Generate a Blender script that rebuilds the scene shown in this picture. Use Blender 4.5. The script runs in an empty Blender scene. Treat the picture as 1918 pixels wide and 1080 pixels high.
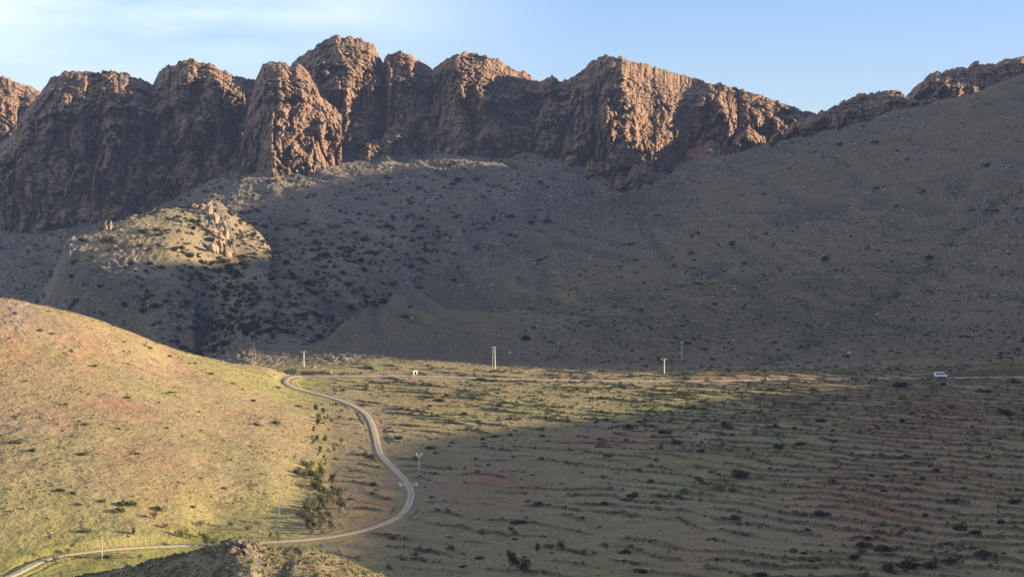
import bpy, math, random
import numpy as np
from math import radians
from mathutils import Vector

scn = bpy.context.scene
COL = scn.collection
random.seed(7)
RNG = np.random.default_rng(11)

# ------------------------------------------------------------------ camera, light, exposure
FP, CX, HY = 3846.0, 959.0, 420.0          # focal length, centre column and horizon row of the 1918 px photograph
cam_data = bpy.data.cameras.new('camera')
cam = bpy.data.objects.new('camera', cam_data)
COL.objects.link(cam)
cam.location = (0, 0, 0)
cam.rotation_euler = (radians(90), 0, 0)
cam_data.sensor_width = 36.0
cam_data.lens = 36.0 * FP / 1918.0
cam_data.shift_y = -120.0 / 1918.0
cam_data.clip_start = 1.0
cam_data.clip_end = 20000.0
scn.camera = cam

SUN_E, SUN_A = radians(11.0), radians(5.0)   # elevation; angle towards the camera side of due right
SUNV = Vector((math.cos(SUN_E) * math.cos(SUN_A), -math.cos(SUN_E) * math.sin(SUN_A), math.sin(SUN_E)))
sun_data = bpy.data.lights.new('sun', 'SUN')
sun_data.energy = 5.0
sun_data.angle = radians(0.53)
sun_data.color = (1.0, 0.81, 0.55)
sun = bpy.data.objects.new('sun', sun_data)
COL.objects.link(sun)
sun.rotation_euler = SUNV.to_track_quat('Z', 'Y').to_euler()
sun.location = (900, 500, 600)

world = bpy.data.worlds.new('World')
scn.world = world
world.use_nodes = True
wn, wl = world.node_tree.nodes, world.node_tree.links
wn.clear()
w_out = wn.new('ShaderNodeOutputWorld')
w_bg = wn.new('ShaderNodeBackground')
w_sky = wn.new('ShaderNodeTexSky')
w_sky.sky_type = 'NISHITA'
w_sky.sun_disc = False
w_sky.sun_elevation = SUN_E
w_sky.sun_rotation = radians(90) + SUN_A
w_sky.altitude = 900
w_sky.air_density = 1.0
w_sky.dust_density = 0.1
w_sky.ozone_density = 3.5
w_bg.inputs['Strength'].default_value = 0.068
# thin cloud veil, upper left of the view, as a layer of the sky dome
w_tc = wn.new('ShaderNodeTexCoord')
w_map = wn.new('ShaderNodeMapping')
w_map.inputs['Scale'].default_value = (3.0, 3.0, 15.0)
w_map.inputs['Rotation'].default_value = (0, radians(4), 0)
w_noise = wn.new('ShaderNodeTexNoise')
w_noise.inputs['Scale'].default_value = 1.4
w_noise.inputs['Detail'].default_value = 5.0
w_noise.inputs['Roughness'].default_value = 0.5
w_ramp = wn.new('ShaderNodeValToRGB')
w_ramp.color_ramp.elements[0].position = 0.30
w_ramp.color_ramp.elements[1].position = 0.58
w_sep = wn.new('ShaderNodeSeparateXYZ')
w_edge = wn.new('ShaderNodeMapRange')            # veil thins out towards the right
w_edge.interpolation_type = 'SMOOTHSTEP'
w_edge.inputs['From Min'].default_value = 0.05
w_edge.inputs['From Max'].default_value = -0.20
w_hi = wn.new('ShaderNodeMapRange')
w_hi.inputs['From Min'].default_value = 0.045
w_hi.inputs['From Max'].default_value = 0.10
w_mul = wn.new('ShaderNodeMath'); w_mul.operation = 'MULTIPLY'
w_mul2 = wn.new('ShaderNodeMath'); w_mul2.operation = 'MULTIPLY'
w_mul3 = wn.new('ShaderNodeMath'); w_mul3.operation = 'MULTIPLY'
w_mul3.inputs[1].default_value = 0.8
w_mix = wn.new('ShaderNodeMixRGB')
w_mix.inputs['Color2'].default_value = (6.0, 6.5, 7.6, 1)
wl.new(w_tc.outputs['Generated'], w_map.inputs['Vector'])
wl.new(w_map.outputs['Vector'], w_noise.inputs['Vector'])
wl.new(w_noise.outputs['Fac'], w_ramp.inputs['Fac'])
wl.new(w_tc.outputs['Generated'], w_sep.inputs['Vector'])
wl.new(w_sep.outputs['X'], w_edge.inputs['Value'])
wl.new(w_sep.outputs['Z'], w_hi.inputs['Value'])
wl.new(w_ramp.outputs['Color'], w_mul.inputs[0])
wl.new(w_edge.outputs['Result'], w_mul.inputs[1])
wl.new(w_mul.outputs[0], w_mul2.inputs[0])
wl.new(w_hi.outputs['Result'], w_mul2.inputs[1])
wl.new(w_mul2.outputs[0], w_mul3.inputs[0])
wl.new(w_mul3.outputs[0], w_mix.inputs['Fac'])
w_tint = wn.new('ShaderNodeMixRGB')               # the clear dry air of the place: a bluer sky than the model's
w_tint.blend_type = 'MULTIPLY'
w_tint.inputs['Fac'].default_value = 1.0
w_tint.inputs['Color2'].default_value = (1.08, 0.945, 1.11, 1)
wl.new(w_sky.outputs['Color'], w_tint.inputs['Color1'])
wl.new(w_tint.outputs['Color'], w_mix.inputs['Color1'])
wl.new(w_mix.outputs['Color'], w_bg.inputs['Color'])
wl.new(w_bg.outputs['Background'], w_out.inputs['Surface'])

vs = scn.view_settings
vs.view_transform = 'Standard'
vs.look = 'None'
vs.exposure = 1.68
vs.gamma = 1.0
vs.use_curve_mapping = False
scn.cycles.max_bounces = 4
scn.cycles.diffuse_bounces = 2
scn.cycles.volume_bounces = 0

# ------------------------------------------------------------------ numeric helpers
_ang = np.linspace(0, 2 * np.pi, 256, endpoint=False)
_GX = np.cos(_ang).astype(np.float32)
_GY = np.sin(_ang).astype(np.float32)


def _h(ix, iy, seed):
    h = (ix.astype(np.uint32) * np.uint32(374761393)) ^ (iy.astype(np.uint32) * np.uint32(668265263)) ^ np.uint32((seed * 2654435761) & 0xffffffff)
    h = (h ^ (h >> np.uint32(13))) * np.uint32(1274126177)
    return ((h ^ (h >> np.uint32(16))) & np.uint32(255)).astype(np.int32)


def gn(x, y, seed=0):
    """gradient noise, about -1..1"""
    x = np.asarray(x, np.float32); y = np.asarray(y, np.float32)
    fx = np.floor(x); fy = np.floor(y)
    ix = fx.astype(np.int64); iy = fy.astype(np.int64)
    dx = x - fx; dy = y - fy
    ux = dx * dx * dx * (dx * (dx * 6 - 15) + 10)
    uy = dy * dy * dy * (dy * (dy * 6 - 15) + 10)
    r = []
    for oy in (0, 1):
        for ox in (0, 1):
            i = _h(ix + ox, iy + oy, seed)
            r.append(_GX[i] * (dx - ox) + _GY[i] * (dy - oy))
    a = r[0] + ux * (r[1] - r[0]); b = r[2] + ux * (r[3] - r[2])
    return (a + uy * (b - a)) * 1.5


def fbm(x, y, seed=0, octv=3, gain=0.5, lac=2.03):
    t = 0; a = 1.0; n = 0
    for k in range(octv):
        t = t + a * gn(x, y, seed + 17 * k); n += a
        x = x * lac + 3.1; y = y * lac - 1.7; a *= gain
    return t / n


def ridged(x, y, seed=0):
    return 1.0 - np.abs(gn(x, y, seed)) * 1.6


def cells(x, y, seed=0):
    """a random value -1..1 per irregular cell"""
    fx = np.floor(x).astype(np.int64); fy = np.floor(y).astype(np.int64)
    best = np.full(x.shape, 9.0, np.float32); val = np.zeros(x.shape, np.float32)
    for oy in (-1, 0, 1):
        for ox in (-1, 0, 1):
            h1 = _h(fx + ox, fy + oy, seed).astype(np.float32) / 255; h2 = _h(fx + ox, fy + oy, seed + 51).astype(np.float32) / 255
            d = (fx + ox + h1 - x) ** 2 + (fy + oy + h2 - y) ** 2
            m = d < best
            best = np.where(m, d, best); val = np.where(m, _h(fx + ox, fy + oy, seed + 97).astype(np.float32) / 127.5 - 1, val)
    return val


def sst(a, b, x):
    t = np.clip((x - a) / (b - a), 0, 1)
    return t * t * (3 - 2 * t)


def pchip(xk, yk, xq):
    """monotone cubic along axis 0"""
    xk = np.asarray(xk, float); yk = np.asarray(yk, float)
    sq = yk.ndim == 1
    if sq: yk = yk[:, None]
    h = np.diff(xk)[:, None]; dl = np.diff(yk, axis=0) / h
    m = np.zeros_like(yk)
    if len(xk) > 2:
        w1 = 2 * h[1:] + h[:-1]; w2 = h[1:] + 2 * h[:-1]
        with np.errstate(divide='ignore', invalid='ignore'):
            hm = (w1 + w2) / (w1 / dl[:-1] + w2 / dl[1:])
        m[1:-1] = np.where(dl[:-1] * dl[1:] > 0, hm, 0)
    m[0] = dl[0]; m[-1] = dl[-1]
    xq = np.clip(np.asarray(xq, float), xk[0], xk[-1])
    i = np.clip(np.searchsorted(xk, xq, side='right') - 1, 0, len(xk) - 2)
    t = ((xq - xk[i]) / np.diff(xk)[i])[:, None]; hh = np.diff(xk)[i][:, None]
    r = ((1 + 2 * t) * (1 - t) ** 2) * yk[i] + t * (1 - t) ** 2 * hh * m[i] + t * t * (3 - 2 * t) * yk[i + 1] + t * t * (t - 1) * hh * m[i + 1]
    return r[:, 0] if sq else r


def W(py, d):
    return (HY - py) / FP * d


# ------------------------------------------------------------------ object helpers
def mesh_np(name, verts, quads=None, tris=None, smooth=False):
    me = bpy.data.meshes.new(name)
    verts = np.ascontiguousarray(verts, np.float32).reshape(-1, 3)
    me.vertices.add(len(verts)); me.vertices.foreach_set('co', verts.ravel())
    li = []; ls = []; off = 0
    if quads is not None and len(quads):
        q = np.asarray(quads, np.int32); li.append(q.ravel()); ls.append(np.arange(len(q)) * 4); off = q.size
    if tris is not None and len(tris):
        t = np.asarray(tris, np.int32); li.append(t.ravel()); ls.append(off + np.arange(len(t)) * 3)
    li = np.concatenate(li).astype(np.int32); ls = np.concatenate(ls).astype(np.int32)
    me.loops.add(len(li)); me.loops.foreach_set('vertex_index', li)
    me.polygons.add(len(ls)); me.polygons.foreach_set('loop_start', ls)
    if smooth:
        me.polygons.foreach_set('use_smooth', np.ones(len(ls), bool))
    else:
        me.polygons.foreach_set('use_smooth', np.zeros(len(ls), bool))
    me.update(calc_edges=True)
    return me


def grid_quads(nc, nr):
    i = np.arange(nc * nr, dtype=np.int32).reshape(nc, nr)
    return np.stack([i[:-1, :-1], i[1:, :-1], i[1:, 1:], i[:-1, 1:]], -1).reshape(-1, 4)


def attr(me, name, vals):
    a = me.attributes.new(name, 'FLOAT', 'POINT')
    a.data.foreach_set('value', np.ascontiguousarray(vals, np.float32).ravel())


def link(name, me, mat=None, parent=None, loc=None):
    o = bpy.data.objects.new(name, me)
    COL.objects.link(o)
    if mat is not None and not me.materials: me.materials.append(mat)
    if parent is not None: o.parent = parent
    if loc is not None: o.location = loc
    return o


def tag(o, label, cat, group=None, kind=None):
    if label: o['label'] = label
    if cat: o['category'] = cat
    if group: o['group'] = group
    if kind: o['kind'] = kind
    return o


def empty(name, loc, label, cat, group=None, rz=0.0):
    o = bpy.data.objects.new(name, None)
    COL.objects.link(o)
    o.location = loc; o.rotation_euler = (0, 0, rz)
    o.empty_display_size = 0.5
    return tag(o, label, cat, group)


# ------------------------------------------------------------------ materials
class NT:
    def __init__(s, name):
        s.m = bpy.data.materials.new(name); s.m.use_nodes = True
        s.n = s.m.node_tree.nodes; s.l = s.m.node_tree.links
        s.n.clear()
        s.out = s.n.new('ShaderNodeOutputMaterial'); s.b = s.n.new('ShaderNodeBsdfPrincipled')
        s.l.new(s.b.outputs[0], s.out.inputs['Surface'])
        s.b.inputs['Roughness'].default_value = 0.95
        s.b.inputs['Specular IOR Level'].default_value = 0.1
        s.tc = None

    def coord(s, scale=(1, 1, 1)):
        if s.tc is None: s.tc = s.n.new('ShaderNodeTexCoord')
        mp = s.n.new('ShaderNodeMapping'); mp.inputs['Scale'].default_value = scale
        s.l.new(s.tc.outputs['Object'], mp.inputs['Vector']); return mp.outputs[0]

    def noise(s, scale, detail=4, rough=0.6, vec=None, lo=0.35, hi=0.65):
        n = s.n.new('ShaderNodeTexNoise'); n.inputs['Scale'].default_value = scale
        n.inputs['Detail'].default_value = detail; n.inputs['Roughness'].default_value = rough
        s.l.new(vec if vec is not None else s.coord(), n.inputs['Vector'])
        return s.rng(n.outputs['Fac'], lo, hi)

    def rng(s, v, lo, hi, a=0.0, b=1.0):
        r = s.n.new('ShaderNodeMapRange'); r.inputs['From Min'].default_value = lo; r.inputs['From Max'].default_value = hi
        r.inputs['To Min'].default_value = a; r.inputs['To Max'].default_value = b
        s.l.new(v, r.inputs['Value']); return r.outputs[0]

    def attr(s, name):
        a = s.n.new('ShaderNodeAttribute'); a.attribute_name = name; return a.outputs['Fac']

    def mix(s, f, c1, c2, mode='MIX'):
        m = s.n.new('ShaderNodeMixRGB'); m.blend_type = mode
        for k, v in (('Fac', f), ('Color1', c1), ('Color2', c2)):
            if isinstance(v, tuple): m.inputs[k].default_value = (*v, 1)
            elif isinstance(v, (int, float)): m.inputs[k].default_value = v
            else: s.l.new(v, m.inputs[k])
        return m.outputs[0]

    def math(s, op, a, b):
        m = s.n.new('ShaderNodeMath'); m.operation = op
        for k, v in ((0, a), (1, b)):
            if isinstance(v, (int, float)): m.inputs[k].default_value = v
            else: s.l.new(v, m.inputs[k])
        return m.outputs[0]

    def color(s, c):
        if isinstance(c, tuple): s.b.inputs['Base Color'].default_value = (*c, 1)
        else: s.l.new(c, s.b.inputs['Base Color'])

    def bump(s, h, dist=0.3, strength=0.7):
        b = s.n.new('ShaderNodeBump'); b.inputs['Distance'].default_value = dist; b.inputs['Strength'].default_value = strength
        s.l.new(h, b.inputs['Height']); s.l.new(b.outputs[0], s.b.inputs['Normal'])


def ground_material():
    t = NT('dry_ground')
    big = t.noise(0.018, 4, 0.6)
    far = t.attr('far')
    mid = t.noise(0.12, 5, 0.65, lo=0.38, hi=0.62)
    fin = t.noise(0.9, 4, 0.7, lo=0.36, hi=0.64)
    tiny = t.noise(2.6, 3, 0.7, lo=0.35, hi=0.65)
    soil = t.mix(mid, (0.25, 0.178, 0.086), (0.345, 0.255, 0.125))
    soil = t.mix(t.math('MULTIPLY', big, 0.5), soil, (0.30, 0.205, 0.10))
    grass = t.mix(mid, (0.19, 0.185, 0.050), (0.295, 0.27, 0.078))
    red = t.mix(mid, (0.36, 0.155, 0.075), (0.28, 0.125, 0.068))
    rock = t.mix(mid, (0.125, 0.098, 0.088), (0.215, 0.18, 0.16))
    g = t.attr('green'); g2 = t.rng(t.math('ADD', g, t.math('MULTIPLY', t.math('SUBTRACT', fin, 0.5), 0.35)), 0.15, 0.85)
    grass = t.mix(t.rng(g, 0.70, 1.05), grass, t.mix(mid, (0.20, 0.195, 0.032), (0.325, 0.295, 0.055)))
    c = t.mix(g2, soil, grass)
    c = t.mix(t.attr('red'), c, red)
    rk = t.rng(t.math('ADD', t.attr('rock'), t.math('MULTIPLY', t.math('SUBTRACT', fin, 0.5), 0.5)), 0.2, 0.8)
    c = t.mix(rk, c, rock)
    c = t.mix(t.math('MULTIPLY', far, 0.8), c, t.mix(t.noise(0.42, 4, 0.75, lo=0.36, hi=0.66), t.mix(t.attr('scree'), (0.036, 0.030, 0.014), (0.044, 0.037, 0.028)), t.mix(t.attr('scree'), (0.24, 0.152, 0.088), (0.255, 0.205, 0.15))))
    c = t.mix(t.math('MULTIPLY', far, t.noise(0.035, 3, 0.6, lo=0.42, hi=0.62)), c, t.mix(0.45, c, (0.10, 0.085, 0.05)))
    c = t.mix(t.attr('scrub_shade'), c, (0.06, 0.058, 0.035))
    c = t.mix(t.math('MULTIPLY', t.math('SUBTRACT', 1.0, fin), t.rng(t.attr('hill'), 0, 1, 0.42, 0.20)), c, t.mix(0.5, (0.05, 0.05, 0.03), (0.10, 0.07, 0.045)))
    c = t.mix(t.math('MULTIPLY', tiny, 0.25), c, t.mix(0.45, c, (0.55, 0.47, 0.36)))
    # scattered pale stones
    vo = t.n.new('ShaderNodeTexVoronoi'); vo.inputs['Scale'].default_value = 0.55
    t.l.new(t.coord(), vo.inputs['Vector'])
    st = t.rng(vo.outputs['Distance'], 0.16, 0.08)
    sel = t.n.new('ShaderNodeSeparateColor'); t.l.new(vo.outputs['Color'], sel.inputs[0])
    st = t.math('MULTIPLY', st, t.rng(sel.outputs[0], 0.72, 0.80))
    st = t.math('MULTIPLY', st, t.rng(t.attr('rock'), 0.0, 0.7, 0.25, 0.9))
    c = t.mix(st, c, (0.45, 0.40, 0.34))
    t.color(c)
    hgt = t.math('ADD', t.math('MULTIPLY', fin, 0.6), t.math('MULTIPLY', tiny, 0.3))
    t.bump(hgt, 0.5, 0.8)
    return t.m


def cliff_material():
    t = NT('cliff_rock')
    big = t.noise(0.02, 4, 0.6)
    str_ = t.noise(1.0, 4, 0.6, vec=t.coord((0.14, 0.14, 0.05)), lo=0.4, hi=0.6)
    mid = t.noise(0.25, 5, 0.7, lo=0.38, hi=0.62)
    fin = t.noise(1.1, 4, 0.7)
    c = t.mix(big, (0.33, 0.17, 0.092), (0.42, 0.238, 0.13))
    stain = t.noise(1.0, 4, 0.65, vec=t.coord((0.07, 0.07, 0.02)), lo=0.44, hi=0.62)
    c = t.mix(t.math('MULTIPLY', str_, 0.78), c, (0.115, 0.072, 0.058))
    str2 = t.noise(1.0, 4, 0.7, vec=t.coord((0.40, 0.40, 0.20)), lo=0.42, hi=0.6)
    c = t.mix(t.math('MULTIPLY', stain, 0.55), c, (0.105, 0.075, 0.065))
    c = t.mix(t.math('MULTIPLY', str2, 0.72), c, (0.085, 0.055, 0.042))
    c = t.mix(t.math('MULTIPLY', mid, 0.55), c, (0.47, 0.315, 0.20))
    c = t.mix(t.math('MULTIPLY', fin, 0.35), c, (0.11, 0.075, 0.058))
    geo = t.n.new('ShaderNodeNewGeometry'); sp = t.n.new('ShaderNodeSeparateXYZ')
    t.l.new(geo.outputs['True Normal'], sp.inputs[0])
    led = t.math('MULTIPLY', t.rng(sp.outputs['Z'], 0.62, 0.85), t.math('MULTIPLY', mid, 0.6))
    c = t.mix(led, c, (0.17, 0.15, 0.08))
    t.color(c)
    t.bump(t.math('ADD', mid, t.math('MULTIPLY', fin, 0.5)), 0.7, 0.8)
    return t.m


def leaf_material(name, c1, c2, sc=1.2):
    t = NT(name)
    oi = t.n.new('ShaderNodeObjectInfo')
    f = t.noise(sc, 3, 0.6)
    c = t.mix(f, c1, c2)
    c = t.mix(t.math('MULTIPLY', oi.outputs['Random'], 0.5), c, tuple(0.5 * (a + b) * k for a, b, k in zip(c1, c2, (1.35, 1.1, 0.95))))
    t.color(c)
    return t.m


def plain_material(name, c, var=0.15, sc=1.5, rough=0.9, spec=0.1, metal=0.0):
    t = NT(name)
    f = t.noise(sc, 3, 0.6)
    t.color(t.mix(f, tuple(v * (1 - var) for v in c), tuple(min(1, v * (1 + var)) for v in c)))
    t.b.inputs['Roughness'].default_value = rough
    t.b.inputs['Specular IOR Level'].default_value = spec
    t.b.inputs['Metallic'].default_value = metal
    return t.m


M_GROUND = ground_material()
M_CLIFF = cliff_material()
def road_material():
    t = NT('gravel_track')
    n1 = t.noise(0.35, 4, 0.7); n2 = t.noise(2.0, 3, 0.7)
    c = t.mix(n1, (0.38, 0.31, 0.215), (0.52, 0.435, 0.315))
    r = t.math('ADD', t.attr('rut'), t.math('MULTIPLY', t.math('SUBTRACT', n2, 0.5), 0.5))
    c = t.mix(t.rng(r, 0.3, 0.8), t.mix(n2, (0.29, 0.235, 0.15), (0.36, 0.29, 0.185)), c)
    t.color(c); t.bump(n2, 0.1, 0.6)
    return t.m


M_ROAD = road_material()
M_DARKSHRUB = leaf_material('dark_leaves', (0.020, 0.022, 0.014), (0.046, 0.047, 0.026))
M_OLIVE = leaf_material('olive_leaves', (0.055, 0.062, 0.028), (0.11, 0.115, 0.05))
M_GREEN = leaf_material('green_leaves', (0.09, 0.11, 0.03), (0.17, 0.18, 0.06))
M_DRYTWIG = leaf_material('bare_twigs', (0.16, 0.12, 0.09), (0.24, 0.18, 0.13))
M_TUFT = leaf_material('dry_tufts', (0.12, 0.10, 0.042), (0.23, 0.185, 0.085), 0.15)
M_BARK = plain_material('bark', (0.12, 0.09, 0.065))
M_STONE = plain_material('pale_stone', (0.27, 0.22, 0.175), 0.4, 0.2)
M_BROWNROCK = plain_material('brown_rock', (0.27, 0.185, 0.115), 0.45, 0.4)
M_DARKROCK = plain_material('dark_rock', (0.15, 0.105, 0.08), 0.4, 1.5)
M_CONCRETE = plain_material('pole_concrete', (0.33, 0.30, 0.25), 0.12)
M_STEEL = plain_material('galvanised_steel', (0.45, 0.45, 0.44), 0.1, rough=0.5, spec=0.4, metal=0.3)
M_WHITE = plain_material('white_paint', (0.80, 0.79, 0.80), 0.03, rough=0.35, spec=0.4)
M_WHITEWASH = plain_material('whitewash', (0.62, 0.58, 0.50), 0.08)
M_YELLOW = plain_material('yellow_paint', (0.72, 0.55, 0.18), 0.06)
M_GLASS = plain_material('dark_glass', (0.015, 0.017, 0.025), 0.1, rough=0.1, spec=0.5)
M_RUBBER = plain_material('rubber', (0.02, 0.02, 0.02), 0.1)
M_DARK = plain_material('dark_opening', (0.012, 0.011, 0.010), 0.1)
M_LAMP = plain_material('lamp_glass', (0.65, 0.62, 0.58), 0.05, rough=0.2, spec=0.5)
M_REDLAMP = plain_material('red_lamp_glass', (0.40, 0.03, 0.02), 0.05, rough=0.2, spec=0.5)

# ------------------------------------------------------------------ the terrain as one height field
pxs = np.concatenate([np.linspace(-2600, -150, 50)[:-1], np.arange(-150, 2060.1, 2.0)])
ds = [20.0]
while ds[-1] < 2060:
    d = ds[-1]
    ds.append(d + (12.0 if d < 225 else 0.9 if d < 345 else 2.5 if d < 455 else 0.62 if d < 1000 else 1.15))
ds = np.array(ds)
NC, NR = len(pxs), len(ds)


def P(*k): return [(d, W(py, d)) for d, py in k]


PLAIN = [(20, -90), (250, -90), (480, -86), (700, -78)]
V_COLS = {
    -2600: PLAIN + [(1000, -70), (1500, -60), (1900, 0), (2060, 40)],
    -150: PLAIN + [(900, -80), (1000, -82), (1250, -86), (1500, -62), (1750, -34), (1980, -6), (2060, 10)],
    0: PLAIN + [(900, -79), (1000, -81), (1250, -85), (1500, -62)] + P((1740, 480), (2000, 440)) + [(2060, -2)],
    150: PLAIN + [(900, -77), (1000, -81), (1250, -87), (1450, -72)] + P((1700, 470), (1960, 425)) + [(2060, 8)],
    300: PLAIN + [(900, -73), (1000, -80), (1250, -86), (1400, -66)] + P((1680, 440), (1930, 395)) + [(2060, 22)],
    400: PLAIN + [(900, -72), (1000, -76), (1220, -72), (1400, -52)] + P((1640, 430), (1900, 350)) + [(2060, 48)],
    480: PLAIN + P((960, 706), (1010, 695), (1200, 605), (1440, 500), (1690, 400), (1890, 335)) + [(2060, 66)],
    600: PLAIN + P((960, 705), (1030, 684), (1220, 602), (1450, 500), (1700, 400), (1900, 325)) + [(2060, 70)],
    700: PLAIN + P((960, 704), (1055, 668), (1220, 602), (1450, 500), (1720, 395), (1970, 302)) + [(2060, 74)],
    900: PLAIN + P((955, 708), (1040, 680), (1150, 636), (1340, 556), (1590, 448), (1990, 300)) + [(2060, 74)],
    1200: PLAIN + P((945, 714), (1020, 693), (1170, 622), (1400, 520), (1650, 425), (1960, 322)) + [(2060, 62)],
    1500: PLAIN + P((950, 710), (1020, 688), (1180, 600), (1420, 480), (1660, 362), (1900, 264), (1960, 252)) + [(2060, 82)],
    1700: PLAIN + P((955, 708), (1010, 690), (1150, 618), (1390, 470), (1600, 352), (1800, 245), (1900, 204)) + [(1960, 106), (2060, 95)],
    1918: PLAIN + P((955, 706), (1010, 685), (1150, 590), (1300, 485), (1500, 342), (1700, 205), (1800, 140)) + [(1860, 128), (1960, 120), (2060, 128)],
    2060: PLAIN + P((955, 704), (1010, 680), (1150, 570), (1300, 455), (1500, 300), (1700, 165), (1800, 105)) + [(1880, 138), (2060, 120)],
}


def loft(cols, pq):
    ks = sorted(cols)
    Z = np.array([pchip([a for a, _ in cols[k]], [b for _, b in cols[k]], ds) for k in ks])
    return pchip(ks, Z, pq)


ZV = loft(V_COLS, pxs)

L_COLS = {
    -2600: [(20, -140), (450, -120), (500, -90), (760, -40), (900, -50), (1030, -120), (2060, -200)],
    -150: [(20, -140), (460, -100)] + P((560, 935), (650, 790), (730, 650), (790, 556)) + [(850, -30), (1010, -105), (2060, -200)],
    0: [(20, -140), (460, -105)] + P((545, 955), (640, 805), (740, 655), (800, 561)) + [(860, -33), (1010, -105), (2060, -200)],
    150: [(20, -140), (460, -105)] + P((550, 955), (650, 800), (760, 664), (820, 590)) + [(880, -41), (1010, -105), (2060, -200)],
    250: [(20, -140), (460, -105)] + P((560, 945), (670, 790), (780, 680), (835, 625)) + [(890, -49), (1020, -105), (2060, -200)],
    330: [(20, -140), (480, -105)] + P((575, 935), (700, 775), (800, 701), (855, 656)) + [(910, -56), (1030, -105), (2060, -200)],
    420: [(20, -140), (520, -105)] + P((610, 895), (760, 755), (875, 680)) + [(930, -63), (1030, -105), (2060, -200)],
    500: [(20, -140), (540, -105)] + P((610, 905), (800, 752), (925, 692)) + [(985, -71), (1050, -105), (2060, -200)],
    555: [(20, -140), (540, -108), (612, -80.6), (655, -77.8), (800, -72.3), (930, -73.5), (985, -78), (1050, -105), (2060, -200)],
    600: [(20, -150), (540, -108), (620, -83.2), (680, -81), (800, -76.5), (930, -77), (1000, -95), (2060, -200)],
    640: [(20, -150), (540, -112), (640, -90), (700, -88), (850, -84), (930, -86), (1000, -105), (2060, -200)],
    760: [(20, -150), (2060, -150)],
    2060: [(20, -150), (2060, -150)],
}
ZL = loft(L_COLS, pxs)

K_COLS = {
    -2600: [(20, -200), (2060, -200)],
    30: [(20, -200), (1100, -120), (1300, -100), (1450, -88), (1600, -90), (2060, -200)],
    90: [(20, -200), (1150, -104), (1260, -82), (1350, -60), (1420, -42), (1480, -46), (1580, -66), (2060, -200)],
    135: [(20, -200), (1160, -100), (1245, -80)] + P((1356, 492), (1385, 448)) + [(1450, -24), (1540, -56), (2060, -200)],
    190: [(20, -200), (1150, -100), (1228, -80)] + P((1338, 498), (1408, 430)) + [(1480, -18), (1580, -50), (2060, -200)],
    250: [(20, -200), (1140, -100), (1205, -79)] + P((1312, 520), (1442, 404)) + [(1520, -12), (1620, -45), (2060, -200)],
    310: [(20, -200), (1120, -100), (1190, -75)] + P((1286, 538), (1482, 391)) + [(1560, -4), (1660, -28), (2060, -200)],
    360: [(20, -200), (1100, -100), (1200, -69)] + P((1310, 532), (1505, 390)) + [(1575, 0), (1680, -20), (2060, -200)],
    400: [(20, -200), (1180, -110), (1300, -60)] + P((1370, 508), (1525, 382)) + [(1590, 4), (1700, -10), (2060, -200)],
    450: [(20, -200), (1180, -110), (1300, -54)] + P((1400, 492), (1530, 412)) + [(1600, 0), (1700, -10), (2060, -200)],
    505: [(20, -200), (1180, -110), (1300, -58)] + P((1420, 494), (1500, 462)) + [(1600, -20), (1700, -40), (2060, -200)],
    560: [(20, -200), (2060, -200)],
    2060: [(20, -200), (2060, -200)],
}
ZK = loft(K_COLS, pxs)


def fr(py, dc=285):
    z = W(py, dc)
    return [(20, -150), (150, -130), (215, z - 12), (255, z - 3.5), (dc, z), (315, z - 5), (390, z - 40), (2060, -200)]


F_COLS = {-2600: fr(1500), -200: fr(1200), 60: fr(1115), 190: fr(1087), 260: fr(1072), 330: fr(1055), 385: fr(1040), 425: fr(1026), 445: fr(1021), 468: fr(1021),
          490: fr(1031), 530: fr(1037), 575: fr(1038), 640: fr(1057), 690: fr(1078), 760: fr(1106), 900: fr(1190), 1200: fr(1400), 2060: fr(1500)}
ZF = loft(F_COLS, pxs)


def smax(a, b, k):
    h = np.clip(0.5 + 0.5 * (a - b) / k, 0, 1)
    return b + (a - b) * h + k * h * (1 - h)


Z0 = smax(ZV, ZL, 6.0)
Z0 = smax(Z0, ZK, 4.0)
Z0 = smax(Z0, ZF, 1.0)
DS = ds[None, :].repeat(NC, 0)
PX = pxs[:, None].repeat(NR, 1)
X = (PX - CX) / FP * DS
Y = DS


def col_of(px): return np.interp(px, pxs, np.arange(NC))


def sample(Z, px, d):
    ci = np.clip(np.interp(px, pxs, np.arange(NC)), 0, NC - 1.001); ri = np.clip(np.interp(d, ds, np.arange(NR)), 0, NR - 1.001)
    c0 = np.floor(ci).astype(int); r0 = np.floor(ri).astype(int); fc = ci - c0; f2 = ri - r0
    return (Z[c0, r0] * (1 - fc) + Z[c0 + 1, r0] * fc) * (1 - f2) + (Z[c0, r0 + 1] * (1 - fc) + Z[c0 + 1, r0 + 1] * fc) * f2


def hit(px, py, lo=395.0, Z=None):
    """first ground point seen at a pixel of the photograph"""
    Z = Z0 if Z is None else Z
    c = int(round(float(col_of(px))))
    m = (Z[c] >= (HY - py) / FP * ds) & (ds > lo)
    r = int(np.argmax(m)) if m.any() else NR - 1
    d = ds[r]
    return ((px - CX) / FP * d, d, Z[c, r])


# roads -------------------------------------------------------------------
def densify(pts, step=2.0):
    p = np.array(pts, float)
    s = np.concatenate([[0], np.cumsum(np.linalg.norm(np.diff(p[:, :2], axis=0), axis=1))])
    q = np.arange(0, s[-1], step)
    x = pchip(s, p, q)
    k = np.array([1, 2, 3, 4, 5, 6, 7, 6, 5, 4, 3, 2, 1], float); k /= k.sum()
    for c in range(3):
        e = np.pad(x[:, c], 6, mode='reflect', reflect_type='odd'); x[:, c] = np.convolve(e, k, 'valid')
    return x


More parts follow.
